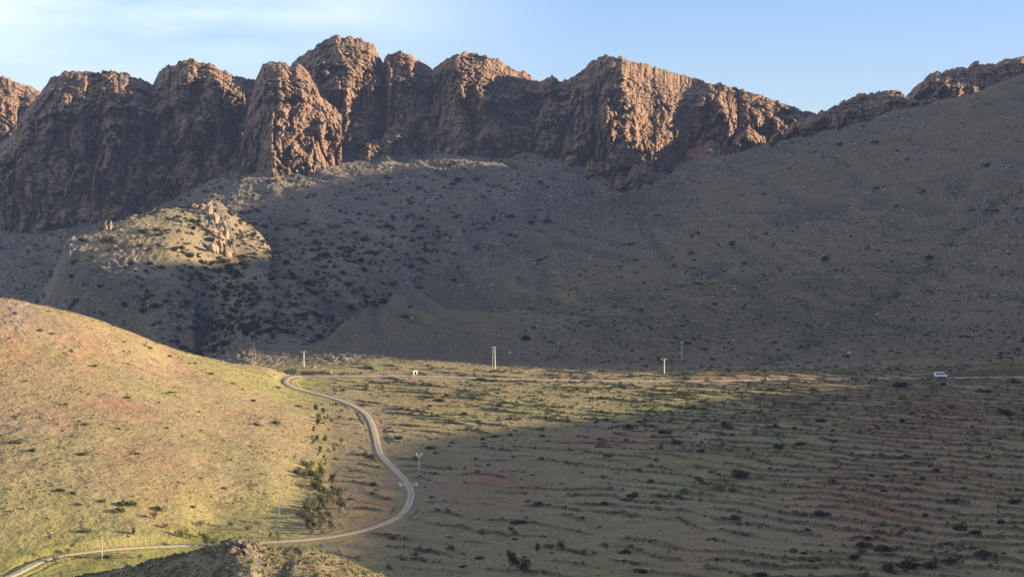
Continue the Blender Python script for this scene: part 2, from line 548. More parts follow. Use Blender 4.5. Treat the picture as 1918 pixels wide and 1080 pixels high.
track_px = [(-60, 1110), (25, 1078), (62, 1058), (74, 1047), (108, 1041), (200, 1030), (340, 1022), (470, 1017), (570, 1012), (640, 1003), (700, 988), (745, 970), (764, 950), (771, 930),
            (765, 908), (740, 880), (713, 852), (704, 820), (697, 795), (685, 775), (655, 757), (620, 745), (582, 735), (549, 727), (536, 718), (540, 708), (562, 704)]
road_px = [(562, 704), (640, 704), (760, 704), (900, 708), (1020, 711), (1150, 713), (1300, 714), (1450, 711), (1600, 709), (1760, 708), (1918, 706), (2050, 705)]
dirt_track = densify([hit(a, b) for a, b in track_px])
main_road = densify([hit(a, b) for a, b in road_px])
path_px = [(1040, 990), (1090, 985), (1120, 975)]

RD = np.full((NC, NR), 1e9, np.float32); RZ = np.zeros((NC, NR), np.float32); RS = np.zeros((NC, NR), np.float32)
for pl in (dirt_track, main_road):
    for (rx, ry, rz) in pl:
        R = 11.0
        r0, r1 = np.searchsorted(ds, [ry - R, ry + R])
        pa = CX + FP * (rx - R) / ry; pb = CX + FP * (rx + R) / ry
        c0, c1 = np.searchsorted(pxs, [pa, pb]); c1 = min(c1 + 1, NC)
        if c1 <= c0: continue
        dd = np.hypot(X[c0:c1, r0:r1] - rx, Y[c0:c1, r0:r1] - ry)
        m = dd < RD[c0:c1, r0:r1]
        RD[c0:c1, r0:r1][m] = dd[m]; RZ[c0:c1, r0:r1][m] = rz
        RS[c0:c1, r0:r1][m] = 0

# displacement -------------------------------------------------------------
below = sst(1010, 1060, DS)                 # 0 on the plain, 1 on the far slopes
on_hill = sst(-3.5, 4.5, ZL - ZV) * (DS < 1060)
on_knoll = sst(-2, 3, ZK - ZV)
on_front = sst(-1, 1, ZF - ZV) * (DS < 420)
plain = np.clip(1 - below - on_hill - on_front, 0, 1)

Z = Z0.copy()
calm = below * (1 - 0.65 * on_knoll)
Z += (fbm(X / 55, Y / 55, 1, 3) * (2.4 * calm + 1.3 * on_hill + 0.35 * plain + 0.8 * on_front)).astype(float)
Z += fbm(X / 14, Y / 14, 2, 3) * (1.1 * calm + 0.55 * on_hill + 0.22 * plain + 0.9 * on_front)
n3 = gn(X / 3.1, Y / 3.1, 3)
Z += n3 * (0.42 * below + 0.22 * on_hill + 0.14 * plain + 0.35 * on_front)
Z += gn(X / 1.3, Y / 1.3, 4) * (0.2 * below + 0.12 * on_hill + 0.08 * plain + 0.2 * on_front)
# gullies running down the slopes
gul = ridged((X + 0.25 * Y) / 60, Y / 260, 5)
Z -= 2.2 * below * sst(0.6, 1.0, gul) * sst(1120, 1300, DS) * (1 - on_knoll)
sp_d = pchip([480, 520, 650, 800, 930, 1050, 1230, 1300], [1000, 1040, 1190, 1400, 1540, 1690, 1840, 1870], pxs)[:, None]
s_ = DS - sp_d - 14 * gn(X / 25, Y / 40, 15)
onl = sst(560, 660, PX) * (1 - sst(1200, 1300, PX))
spur = onl * (2.0 * np.exp(-(np.minimum(s_, 0) / 50) ** 2) * (1 - sst(0, 16, s_)) - 12 * sst(0, 22, s_) * (1 - sst(60, 260, s_))) + 2.0 * onl * np.exp(-(s_ / 30) ** 2) * gn(X / 16, Y / 22, 34)
Z += spur
back = sst(-10, 15, s_) * sst(1300, 1180, PX) + (PX < 480)      # the stony scree behind the spur
gd = pchip([1300, 1380, 1500, 1650, 1760, 1860, 1960], [985, 1012, 1100, 1230, 1370, 1450, 1500], pxs)[:, None]
g_ = (DS - gd - 20 * gn(X / 30, Y / 40, 16) - 7 * gn(X / 9, Y / 14, 36))
gull2 = np.exp(-(g_ / 17) ** 2) * sst(1330, 1400, PX) * np.clip(0.65 + 0.8 * gn(X / 22, Y / 22, 37), 0, 1)
gd3 = pchip([1000, 1150, 1350, 1500, 1600], [1130, 1240, 1420, 1640, 1800], pxs)[:, None]
gull3 = np.exp(-((DS - gd3 - 26 * gn(X / 34, Y / 50, 17) - 6 * gn(X / 9, Y / 12, 38)) / 14) ** 2) * sst(1000, 1080, PX) * (1 - sst(1560, 1620, PX))
gull3 = gull3 * np.clip(0.5 + 1.0 * gn(X / 25, Y / 25, 39), 0, 1)
Z -= 3.2 * gull2 + 1.6 * gull3
fold = ridged((X * 0.8 + Y * 0.45) / 38 + 0.8 * gn(X / 60, Y / 60, 18), Y / 300, 19)
Z += below * sst(1120, 1250, DS) * (1 - on_knoll) * 4.2 * (fold - 0.5)
cob = np.abs(gn(X / 6.5, Y / 6.5, 30)) + 0.6 * np.abs(gn(X / 2.6, Y / 2.6, 31))
Z += below * (0.5 + 0.9 * back) * (1 - 0.7 * on_knoll) * 1.1 * cob
# terraces
warp = fbm(X / 70, Y / 70, 6, 2) * 18 + 4.5 * gn(X / 18, Y / 22, 32) + 1.6 * gn(X / 6, Y / 9, 45)
ph = (Y + 0.62 * X + warp) / 12.6
fr_ = ph - np.floor(ph)
ridx = np.floor(ph)
tm = sst(-0.25 - 0.5 * sst(1000, 1300, PX), 0.15 - 0.5 * sst(1000, 1300, PX), fbm(X / 45 + ridx * 3.7, Y / 90, 7, 2)) * plain * sst(450, 480, DS)
tm = tm * (0.25 + 0.75 * sst(600, 720, PX))
saw = sst(0.0, 0.07, fr_) - fr_
tw = sst(1150, 1550, PX)
tm = tm * sst(-0.45 - 0.45 * tw, 0.15 - 0.35 * tw, gn(X / 15 + ridx * 5.1, Y / 200, 33))
Z += (0.8 + 0.25 * tw) * tm * saw
terr_line = tm * np.exp(-((fr_ - 0.04) / 0.07) ** 2)
# smaller old terraces on the slope behind the road
ph2 = (Y + 0.3 * X + 8 * gn(X / 60, Y / 60, 8)) / 9.0
f2_ = ph2 - np.floor(ph2)
tm2 = below * sst(1080, 1130, DS) * (1 - sst(1300, 1420, DS)) * sst(1000, 1150, PX) * (1 - sst(1650, 1800, PX))
Z += 1.2 * tm2 * (sst(0, 0.1, f2_) - f2_)
terr_line2 = tm2 * np.exp(-((f2_ - 0.04) / 0.07) ** 2)
# rocky ledges at the foot of the cliffs
rocky = np.zeros_like(Z)


def blob(px, d, rpx, rd): return np.exp(-(((PX - px) / rpx) ** 2 + ((DS - d) / rd) ** 2))


for (bx, bd, rpx, rd, a) in [(1130, 1790, 130, 120, 1.3), (1240, 1850, 70, 90, 1.0), (860, 1930, 130, 40, .8), (660, 1930, 90, 40, .7), (1420, 1880, 110, 50, .8), (1600, 1830, 110, 40, .6), (480, 1860, 40, 40, .7), (930, 1540, 45, 55, .9), (820, 1440, 60, 40, .7), (400, 1490, 26, 70, 1.0), (1000, 1900, 80, 70, .6),
                             (1880, 1450, 90, 90, .5), (1860, 1260, 60, 40, .3), (120, 1390, 16, 30, .8), (200, 1330, 60, 14, .9), (285, 1295, 36, 12, .9), (230, 1280, 60, 40, .5), (325, 1240, 14, 40, .8),
                             (60, 1400, 60, 60, .6), (135, 765, 36, 22, .22), (25, 775, 34, 30, .25), (500, 735, 55, 10, .2), (160, 640, 50, 16, .15), (640, 1060, 60, 14, .5), (1420, 1015, 40, 10, .6)]:
    rocky = np.maximum(rocky, a * blob(bx, bd, rpx, rd))
wall_ = 0.8 * on_knoll * sst(0.35, 0.8, np.gradient(ZK, ds, axis=1)) * (PX < 420)
rocky = np.maximum(rocky, wall_)
rocky += on_front * 0.55 * blob(450, 287, 45, 22) / 1.0
rocky += on_front * 0.5 * blob(545, 262, 70, 16)
rk_n = ridged(X / 9, Y / 9, 9) * 0.6 + ridged(X / 3.6, Y / 3.6, 10) * 0.4
Z += rocky * np.where(DS < 420, 1.3, 6.0) * np.clip(rk_n - 0.35, 0, 1)
# flatten the roads and cut the bank behind the main road
flat = 1 - sst(2.4, 6.5, RD)
Z = Z * (1 - flat) + RZ * flat
mr_d = np.interp(PX[:, 0], CX + FP * main_road[:, 0] / main_road[:, 1], main_road[:, 1])
bank_a = np.interp(pxs, [540, 555, 585, 640, 690, 840, 880, 930, 1000, 1050, 1090, 1130, 1170, 1270, 1300, 1390, 1440, 1700, 1780, 1860, 1960, 2060],
                   [0, 1.8, 2.0, 1.2, 0.5, 0.5, 1.2, 1.2, 0.6, 1.4, 1.6, 1.3, 0.5, 0.5, 1.6, 1.4, 0.8, 0.6, 1.8, 3.0, 3.0, 2])
rel = DS - mr_d[:, None]
bank = bank_a[:, None] * sst(3.6, 5.2, rel + 1.0 * gn(X / 5, Y / 3, 12)) * (1 - sst(25, 60, rel)) * (PX > 535)
Z += bank
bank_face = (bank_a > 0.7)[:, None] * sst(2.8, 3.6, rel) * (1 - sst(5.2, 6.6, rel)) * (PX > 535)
ditch = sst(0.9, 0.2, np.abs(RD - 3.6 - 0.8 * gn(X / 9, Y / 9, 13))) * (DS < 930) * sst(-0.1, 0.4, gn(X / 26, Y / 26, 14))
Z -= 0.3 * ditch

# masks --------------------------------------------------------------------
pat = fbm(X / 38, Y / 60, 20, 3)
green = 0.33 * plain + 0.55 * pat * plain
green += plain * 0.25 * sst(900, 640, PX) * 0
green += on_hill * (0.24 + 0.5 * fbm(X / 30, Y / 45, 21, 3))
for (bx, bd, rpx, rd, a) in [(450, 880, 110, 60, .38), (215, 497, 70, 14, .7), (400, 520, 60, 22, .5), (420, 560, 90, 30, .3), (60, 500, 260, 45, .6), (330, 520, 120, 60, .5), (70, 560, 120, 22, .4), (560, 900, 60, 60, .4), (560, 560, 90, 60, .3), (1080, 1280, 190, 130, .62), (700, 1040, 130, 20, .6),
                             (1050, 860, 330, 75, .34), (1150, 500, 260, 50, .15), (330, 1430, 90, 80, .35), (560, 1000, 60, 40, .3), (1500, 1130, 200, 60, .25), (500, 600, 60, 80, .25)]:
    green += a * blob(bx, bd, rpx, rd)
green += below * (0.12 + 0.3 * fbm(X / 60, Y / 60, 22, 2))
red = np.zeros_like(Z)
for (bx, bd, rpx, rd, a) in [(1740, 790, 140, 90, 1.1), (1640, 600, 150, 80, 1.0), (1780, 660, 110, 70, .8), (1250, 1120, 90, 40, .5), (1480, 850, 70, 26, .6), (940, 630, 110, 34, .9), (1140, 735, 130, 26, .8), (1560, 875, 80, 16, .8), (215, 690, 70, 22, .7), (30, 750, 60, 45, .5), (140, 770, 40, 30, .5), (250, 620, 60, 20, .5), (480, 740, 70, 14, .5), (110, 660, 40, 20, .4),
                             (330, 820, 60, 30, .25), (690, 590, 50, 40, .6), (1380, 1030, 70, 50, .5), (1420, 1180, 60, 40, .5), (1640, 1090, 40, 14, .8), (1180, 1080, 130, 50, .5), (860, 860, 90, 30, .5), (300, 600, 60, 40, .4),
                             (1300, 520, 90, 30, .5), (1850, 1000, 70, 12, .6), (160, 770, 40, 60, .35)]:
    red = np.maximum(red, a * blob(bx, bd, rpx, rd))
red = np.clip(red * (0.75 + 0.9 * fbm(X / 12, Y / 16, 23, 3)), 0, 1)
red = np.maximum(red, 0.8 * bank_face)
green = green * (1 - 0.6 * red)
rock = np.clip(rocky * 1.2, 0, 1) + below * (0.42 + 0.35 * fbm(X / 40, Y / 40, 24, 3)) * sst(1150, 1700, DS) + on_hill * np.clip(0.02 + 0.5 * fbm(X / 25, Y / 35, 25, 3), 0, 1)
rock += 0.4 * blob(760, 1820, 200, 180) + 0.4 * blob(1880, 1450, 120, 250) + 0.35 * blob(40, 800, 70, 50)
scrub_shade = 1.0 * terr_line * np.clip(0.9 + 0.7 * gn(X / 7, Y / 7, 26), 0, 1) + 1.0 * terr_line2 + 0.4 * gull2 + 0.25 * gull3 + 0.5 * below * sst(0.45, 0.1, fold) * sst(1100, 1200, DS) + 0.35 * below * sst(0.75, 0.95, gul) * sst(1100, 1200, DS)
scrub_shade += 0.4 * ditch + 0.55 * bank_face  # plants along the ditch, plus shade painted on the bank face
kd = pchip([95, 135, 190, 250, 310, 360, 400, 430], [1372, 1358, 1340, 1314, 1290, 1290, 1280, 1250], pxs)[:, None]
scrub_shade = np.maximum(scrub_shade, 0.85 * on_knoll * sst(12, -14, DS - kd) * (PX > 60) * (PX < 430) * (0.85 + 0.3 * gn(X / 6, Y / 6, 44)))  # shrub cover of the knoll front, deepened to paint in its shade
scrub_shade = scrub_shade + 0.22 * below * back * sst(1500, 1250, DS) * sst(300, 420, PX) * (1 - on_knoll)
scrub_shade = scrub_shade + (0.18 + 0.22 * sst(1150, 800, PX)) * below * (1 - back) * (1 - on_knoll) * np.clip(0.8 + 0.7 * fbm(X / 14, Y / 18, 47, 3), 0, 1.3)
scrub_shade += on_front * (0.35 + 0.3 * gn(X / 4, Y / 4, 35))
scrub_shade += on_hill * 0.42 * sst(0.22, 0.5, fbm(X / 8, Y / 11, 27, 3)) + 0.4 * plain * sst(0.25, 0.5, fbm(X / 9, Y / 6, 28, 3))
scrub_shade = np.clip(scrub_shade, 0, 0.85) * (RD > 2.6)
green, rock = np.clip(green, 0, 1), np.clip(rock, 0, 1)

me = mesh_np('hillside', np.stack([X, Y, Z], -1), grid_quads(NC, NR), smooth=False)
for nme, v in (('green', green), ('red', red), ('rock', rock), ('scrub_shade', scrub_shade), ('far', below * (1 - 0.7 * on_knoll) * (1 - 0.45 * np.clip(green, 0, 1))), ('scree', below * back), ('hill', on_hill)): attr(me, nme, v)
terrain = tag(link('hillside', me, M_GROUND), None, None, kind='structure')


def ground_z(x, y):
    return sample(Z, CX + FP * np.asarray(x) / np.asarray(y), np.asarray(y))


# ---- invented mountain out of view at right; crest shaped to shade the valley
TE = math.tan(SUN_E) / math.cos(SUN_A)
XC = 700.0


def crest_req(px, py):
    x, y, z = hit(px, py)
    return (y - (XC - x) * math.tan(SUN_A), z + (XC - x) * TE)


lower = [crest_req(*p) for p in [(640, 1000), (700, 850), (770, 825), (860, 811), (1000, 797), (1150, 780), (1300, 757), (1450, 738), (1590, 724)]]
lower.sort()
ck = [(150, lower[0][1] - 10), (380, lower[0][1] - 2)] + lower + [(lower[-1][0] + 14, lower[-1][1] + 1), (900, 37), (938, 45), (978, 78), (1018, 96), (1068, 112), (1188, 148), (1238, 156), (1300, 149), (1330, 147), (1410, 153), (1480, 167), (1610, 192), (1765, 206), (1853, 208), (1897, 164), (2060, 150)]
ck2 = []
for a, b in ck:
    if not ck2 or a > ck2[-1][0] + 3: ck2.append((a, b))
yy = np.concatenate([np.linspace(20, 440, 30)[:-1], np.arange(440, 2061, 3.0)])
crest = pchip([a for a, _ in ck2], [b for _, b in ck2], yy)
xe = (2035 - CX) / FP * yy
ze = ground_z(xe, yy) - 0.6
tt = np.concatenate([np.linspace(0, 1, 170), 1 + np.linspace(0.03, 1.2, 20)])
HX = np.where(tt[:, None] <= 1, xe + (XC - xe) * tt[:, None], XC + (tt[:, None] - 1) * 600)
sm = tt * tt * (3 - 2 * tt)
HZ = np.where(tt[:, None] <= 1, ze + (crest - ze) * np.clip(0.3 * tt + 0.7 * tt ** 2.2, 0, 1)[:, None], crest - 12 * (tt[:, None] - 1) - 40 * (tt[:, None] - 1) ** 2)
HYY = yy[None, :].repeat(len(tt), 0)
amp = np.clip(tt, 0, 1)[:, None] * np.clip((1.0 - np.abs(tt - 1) * 0.0), 0, 1)[:, None]
HZ = HZ - 0.9 * np.clip(tt * 3, 0, 1)[:, None] * (np.abs(tt - 1) > 0.02)[:, None] * (np.abs(gn(HX / 6.5, HYY / 6.5, 30)) + 0.6 * np.abs(gn(HX / 3, HYY / 3, 31)))
HZ = HZ + amp * (np.minimum(0.0, fbm(HX / 30, HYY / 30, 40, 3)) * 3 * (np.abs(tt - 1) > 0.02)[:, None] + gn(HX / 14, HYY / 14, 41) * 0.8)
me = mesh_np('unseen_shade_mountain', np.stack([HX, HYY, HZ], -1), grid_quads(len(tt), len(yy)), smooth=False)
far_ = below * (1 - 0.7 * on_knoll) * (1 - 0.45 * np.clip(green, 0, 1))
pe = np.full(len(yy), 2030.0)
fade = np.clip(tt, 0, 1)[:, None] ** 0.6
for nme, fld, to in (('green', green, 0.25), ('red', red, 0.05), ('rock', rock, 0.45), ('scrub_shade', scrub_shade, 0.12), ('far', far_, 0.8), ('scree', below * back, 0.0), ('hill', on_hill, 0.0)):
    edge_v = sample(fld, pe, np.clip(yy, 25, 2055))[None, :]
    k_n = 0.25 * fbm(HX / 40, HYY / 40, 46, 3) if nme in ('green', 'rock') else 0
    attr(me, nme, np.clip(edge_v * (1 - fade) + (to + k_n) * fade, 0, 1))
tag(link('unseen_shade_mountain', me, M_GROUND), None, None, kind='structure')


# ------------------------------------------------------------------ cliffs
def cliff(name, sky, base, depth, lean=0.35, seed=0, rib=1.0, cap=70.0, jag=1.0, step=1.0, flare=0.0):
    x0, x1 = sky[0][0], sky[-1][0]
    px = np.arange(x0, x1 + 0.01, step)
    sy = np.interp(px, *zip(*sky)); by = np.interp(px, *zip(*base)); dp = pchip(*zip(*depth), px)
    xs = (px - CX) / FP * dp
    sy = sy + jag * (2.4 * cells(xs / 9, xs * 0 + .5, seed + 30) + 1.2 * cells(xs / 2.5, xs * 0 + .5, seed + 31) + 3.4 * gn(xs / 9, xs * 0 + seed, seed) + 1.9 * gn(xs / 3.3, xs * 0 + seed, seed + 1) + 1.0 * gn(xs / 1.4, xs * 0 + seed, seed + 2))
    sy = np.minimum(sy, by - 4)
    nrow = int((by - sy).max() / 1.05) + 4
    t = np.linspace(0, 1, nrow)
    py = by[:, None] + (sy - by)[:, None] * t
    Hm = ((by - sy) / FP * dp)[:, None]
    dd = dp[:, None] + lean * Hm * t + 1.25 * Hm * np.clip(t - 0.62, 0, 1) ** 2 * 3.2 + flare * Hm * -np.clip(0.35 - t, 0, 1) ** 2 * 6
    xx = (px[:, None] - CX) / FP * dd; zz = (HY - py) / FP * dd
    arc = np.concatenate([[0], np.cumsum(np.hypot(np.diff(xs), np.diff(dp)))])
    q = arc[:, None] + 0 * dd
    zz = zz + 0.9 * (dd - dp[:, None])          # run the rock pattern over the rounded top as well
    wq = q + 7 * fbm(q / 45, zz / 60, seed + 5, 2)
    s1 = ridged(wq / 40, zz / 120 + seed, seed + 6); s2 = ridged(wq / 18, zz / 34, seed + 7)
    s3 = ridged(wq / 7.5, zz / 13, seed + 8); s4 = ridged(q / 3.2, zz / 7, seed + 9); s5 = gn(q / 1.4, zz / 2.2, seed + 10)
    d1 = ridged((q + 0.7 * zz) / 13, (zz - 0.7 * q) / 20, seed + 14); d2 = ridged((q - 0.8 * zz) / 6, (zz + 0.8 * q) / 9, seed + 15)
    lv = (zz + 9 * gn(q / 22, zz / 40, seed + 16)) / 23.0
    lv = (lv - np.floor(lv)); led = 0.5 * lv
    soft = (1 - 0.55 * sst(1165, 1185, px) * (1 - sst(1290, 1320, px)))[:, None] if seed == 67 else 1.0
    rough = 1 + (1 - soft) * 0.5
    w2 = 1.6 * gn(q / 5, zz / 5, seed + 18); w3 = 1.6 * gn(q / 5 + 9, zz / 5, seed + 19)
    c1 = cells((wq + 2 * w2) / 15, (zz + 2 * w3) / 22, seed + 20); c2 = cells((q + w2) / 6, (zz + w3) / 8, seed + 21); c3 = cells((q + 0.5 * w2) / 2.6, (zz + 0.5 * w3) / 3.2, seed + 22)
    act = (0.75 + 1.1 * sst(-0.4, 0.5, gn(q / 60, zz / 45, seed + 17))) * soft
    disp = 17 * s1 * soft + act * (11 * s2 * (0.4 + 0.6 * s1) * soft + 4.5 * s3 + 1.6 * s4 + 0.8 * s5 + rough * (4.0 * d1 + 1.8 * d2) + led + 5.5 * c1 * soft + 2.6 * c2 + 1.1 * c3)
    k1 = np.abs(gn(wq / 27, zz / 90 + seed, seed + 23)); k2 = np.abs(gn((q + 2.2 * w2 + 0.35 * zz) / 11, (zz - 0.3 * q) / 24, seed + 24)); k3 = np.abs(gn((q + w3 - 0.5 * zz) / 5, (zz + 0.4 * q) / 8, seed + 25))
    disp -= 10 * (1 - sst(0.0, 0.13, k1)) * soft + 5 * (1 - sst(0.0, 0.14, k2)) * soft + 2.5 * (1 - sst(0, 0.16, k3))
    win = 0.5 + 0.5 * sst(0, 0.2, 1 - t)[None, :]
    dd = dd - rib * (disp - 18) * win
    # rounded top running back
    k = np.linspace(0, 1, 26)[1:]
    back = cap * k ** 1.6
    dc = dd[:, -1:] + back
    zc = ((HY - sy) / FP)[:, None] * dd[:, -1:] - 0.02 * back - 0.004 * back ** 2 + 0.5 * gn((px[:, None] - CX) / 6, back / 5, seed + 13) * (k > 0.1) * 0
    X_ = np.concatenate([(px[:, None] - CX) / FP * dd, (px[:, None] - CX) / FP * dd[:, -1:] + 0 * back], 1)
    Y_ = np.concatenate([dd, dc], 1)
    Z_ = np.concatenate([(HY - py) / FP * dd, zc], 1)
    me = mesh_np(name, np.stack([X_, Y_, Z_], -1), grid_quads(len(px), X_.shape[1]), smooth=False)
    return tag(link(name, me, M_CLIFF), None, None, kind='structure')


cliff('distant_cliff', [(-160, 132), (-60, 138), (0, 145), (25, 151), (50, 160), (72, 169), (110, 200), (140, 260)], [(-160, 300), (140, 300)],
      [(-160, 2420), (0, 2400), (60, 2430), (140, 2480)], 0.8, 3, rib=0.8)
cliff('cliff', [(-150, 330), (-60, 300), (0, 272), (22, 250), (38, 225), (58, 195), (72, 178), (80, 166), (95, 145), (120, 132), (150, 131), (180, 134), (215, 134), (245, 141), (270, 151), (286, 159), (298, 136), (318, 121), (345, 115), (362, 114), (388, 118), (410, 128), (440, 143), (462, 149), (490, 153), (520, 140), (545, 121), (562, 106), (590, 88), (608, 72), (622, 66), (645, 67), (668, 71), (690, 81), (704, 91), (712, 104), (717, 114), (724, 103), (734, 98), (750, 95), (768, 101), (785, 112), (800, 121), (810, 130), (816, 122), (832, 114), (850, 104), (870, 98), (890, 99), (912, 105), (935, 114), (960, 127), (985, 136), (998, 146), (1012, 151), (1022, 145), (1034, 143), (1046, 151), (1060, 149), (1075, 142), (1095, 126), (1112, 111), (1135, 104), (1160, 107), (1200, 118), (1250, 131), (1300, 146), (1350, 158), (1400, 171), (1450, 187), (1500, 204), (1528, 211), (1560, 240), (1600, 290)],
      [(-150, 480), (0, 475), (150, 455), (340, 425), (430, 395), (520, 375), (700, 350), (850, 350), (1000, 385), (1150, 385), (1300, 370), (1450, 320), (1600, 300)],
      [(-150, 2050), (20, 2010), (60, 1990), (90, 1980), (130, 1970), (175, 1985), (215, 1970), (262, 1988), (288, 2018), (308, 2000), (345, 1978), (372, 1992), (392, 1986), (440, 2012), (482, 2050), (520, 2084), (570, 2072), (600, 2048), (615, 2052), (642, 2036), (690, 2054), (716, 2078), (732, 2050), (748, 2036), (775, 2050), (811, 2072), (835, 2045), (862, 2026), (880, 2032), (905, 2022), (940, 2040), (985, 2056), (1010, 2064), (1030, 2040), (1058, 2046), (1085, 2016), (1110, 1995), (1150, 1954), (1172, 1946), (1200, 1958), (1260, 1986), (1312, 2008), (1338, 1994), (1400, 2018), (1525, 2062), (1600, 2092)], 0.34, 67, flare=0.45)
br_ = np.random.default_rng(21)


def buttress(xc, top, w, base, d, seed, rib=0.7):
    """a craggy spur leaning on the wall, with a broken crest of a few teeth"""
    n = 9; w *= 1.55; d += 6
    fx = np.linspace(-1, 1, n); up = np.array([0.0, .72, .9, .93, 1.0, .97, .86, .66, 0.0]) + np.concatenate([[0], br_.uniform(-.10, .10, n - 2), [0]])
    if seed % 2: up = up[::-1]
    sky = [(xc + w / 2 * (f + br_.uniform(-.05, .05)), base - (base - top) * max(u, 0)) for f, u in zip(fx, up)]
    cliff('rock_buttress', sky, [(sky[0][0], base + 18), (sky[-1][0], base + 18)],
          [(sky[0][0], d + 0.20 * w), (xc - 0.15 * w, d), (xc + 0.15 * w, d + 2), (sky[-1][0], d + 0.26 * w)], 0.36, seed, rib=rib, cap=18, jag=1.4)


for k_, (xc, top, w, base, d) in enumerate([(64, 205, 60, 440, 1966), (112, 232, 70, 450, 1950), (160, 275, 66, 450, 1946), (208, 222, 62, 440, 1948), (256, 210, 56, 430, 1962), (300, 250, 60, 420, 1962), (352, 262, 70, 420, 1946),
                                            (402, 236, 56, 400, 1958), (434, 292, 40, 410, 1934), (470, 268, 40, 400, 1914), (668, 196, 54, 330, 2008), (742, 228, 58, 345, 1992), (706, 262, 46, 345, 1976), (800, 214, 60, 340, 2016), (858, 182, 66, 340, 1998), (918, 196, 60, 345, 1996),
                                            (968, 226, 66, 365, 2008), (1030, 208, 60, 380, 2006), (1086, 236, 70, 390, 1976), (1128, 300, 90, 410, 1915), (1190, 312, 80, 415, 1888), (1250, 330, 80, 410, 1880), (1330, 262, 70, 340, 1964), (1400, 240, 60, 320, 1975)]):
    buttress(xc, top, w, base, d, 200 + k_ * 3)
cliff('rock_buttress', [(425, 395), (440, 330), (455, 250), (466, 195), (480, 148), (492, 122), (505, 116), (525, 117), (545, 124), (560, 122), (575, 136), (590, 160), (598, 181), (615, 194), (630, 206), (645, 222), (655, 243), (657, 268), (650, 300), (640, 330)],
      [(425, 420), (500, 380), (640, 345)], [(425, 1975), (460, 1930), (500, 1893), (525, 1883), (560, 1892), (605, 1918), (657, 1955)], 0.42, 79, rib=0.8, flare=0.3, cap=30)
cliff('rock_outcrop', [(1440, 262), (1475, 240), (1500, 224), (1530, 212), (1560, 199), (1590, 187), (1622, 174), (1650, 170), (1678, 169), (1690, 177), (1705, 184), (1725, 188), (1745, 187), (1762, 190), (1775, 200), (1795, 222)],
      [(1440, 290), (1530, 275), (1620, 262), (1700, 240), (1795, 230)], [(1440, 1935), (1530, 1920), (1570, 1900), (1640, 1890), (1685, 1880), (1740, 1882), (1795, 1890)], 0.5, 83, rib=0.8, cap=22, jag=1.5)
cliff('rock_outcrop', [(1690, 190), (1702, 176), (1712, 164), (1722, 155), (1745, 140), (1762, 137), (1790, 126), (1830, 120), (1868, 117), (1880, 112), (1918, 108), (1980, 98), (2060, 90)],
      [(1690, 240), (1760, 230), (1830, 215), (1918, 195), (2060, 180)], [(1690, 2062), (1720, 2052), (1780, 2046), (1880, 2040), (1940, 2040), (2060, 2050)], 0.5, 97, rib=0.7, jag=1.4)

# ------------------------------------------------------------------ roads
def ribbon(name, pl, width, mat, lift=0.10):
    t = np.gradient(pl[:, :2], axis=0); t /= np.linalg.norm(t, axis=1)[:, None]
    nrm = np.stack([-t[:, 1], t[:, 0]], -1)
    off = np.linspace(-0.5, 0.5, 13)
    k_ = len(off)
    s = np.arange(len(pl))
    wv = width * (1 + 0.14 * gn(s / 6.0, s * 0, 61) + 0.08 * gn(s / 2.1, s * 0, 63))
    xy = pl[:, None, :2] + nrm[:, None, :] * (off[None, :, None] * wv[:, None, None])
    crown = 0.06 * (1 - (2 * off) ** 2)
    gz = ground_z(xy[..., 0].ravel(), xy[..., 1].ravel()).reshape(len(pl), k_)
    zz = pl[:, 2][:, None] + 0.20 + crown[None, :] + 0 * gz
    zz[:, 0] -= 0.35; zz[:, -1] -= 0.35
    v = np.concatenate([xy, zz[..., None]], -1)
    me = mesh_np(name, v, grid_quads(len(pl), k_), smooth=True)
    rut = np.clip(1.15 - np.abs(np.abs(off) - 0.24) / 0.16, 0, 1)[None, :] * (0.85 + 0.4 * gn(s / 9.0, s * 0 + 3, 62))[:, None]
    attr(me, 'rut', rut)
    return tag(link(name, me, mat), None, None, kind='structure')


ribbon('dirt_track', dirt_track, 2.5, M_ROAD)
M_PAVED = plain_material('worn_pale_asphalt', (0.37, 0.305, 0.225), 0.2, 0.3)
ribbon('road', main_road, 4.4, M_PAVED)


# ------------------------------------------------------------------ vegetation
def leaf_cloud(rng, n, lobes, size, flat=0.62, lobe_r=0.55):
    """many small leaf-clump triangles spread through several lobes; unit radius, base at z = 0"""
    cen = rng.normal(0, 0.36, (lobes, 3)); cen[:, 2] = np.abs(cen[:, 2]) * 0.9 + 0.35
    k = rng.integers(0, lobes, n)
    d = rng.normal(0, 1, (n, 3)); d /= np.linalg.norm(d, axis=1)[:, None]
    p = cen[k] + d * (lobe_r * rng.uniform(0.35, 1.0, n) ** 0.5)[:, None] * rng.uniform(0.6, 1.1, lobes)[k][:, None]
    p[:, 2] = np.abs(p[:, 2]) * flat * 1.25
    a = rng.normal(0, 1, (n, 3)); b = rng.normal(0, 1, (n, 3))
    a *= size / np.linalg.norm(a, axis=1)[:, None]; b *= size / np.linalg.norm(b, axis=1)[:, None]
    v = np.stack([p - a * 0.6, p + a * 0.6 - b * 0.3, p + b], 1)
    return v.reshape(-1, 3), np.arange(n * 3).reshape(-1, 3)


SHRUB_MESH = {}
for key, n, sz, fl in (('dark', 230, 0.26, 0.62), ('olive', 230, 0.24, 0.62), ('green', 260, 0.22, 0.7), ('dry', 170, 0.20, 0.7)):
    SHRUB_MESH[key] = []
    for i in range(5):
        v, t = leaf_cloud(np.random.default_rng(100 + i * 7 + n), n, 5 + i % 3, sz, fl)
        m = mesh_np('shrub', v, None, t)
        m.materials.append({'dark': M_DARKSHRUB, 'olive': M_OLIVE, 'green': M_GREEN, 'dry': M_DRYTWIG}[key])
        SHRUB_MESH[key].append(m)

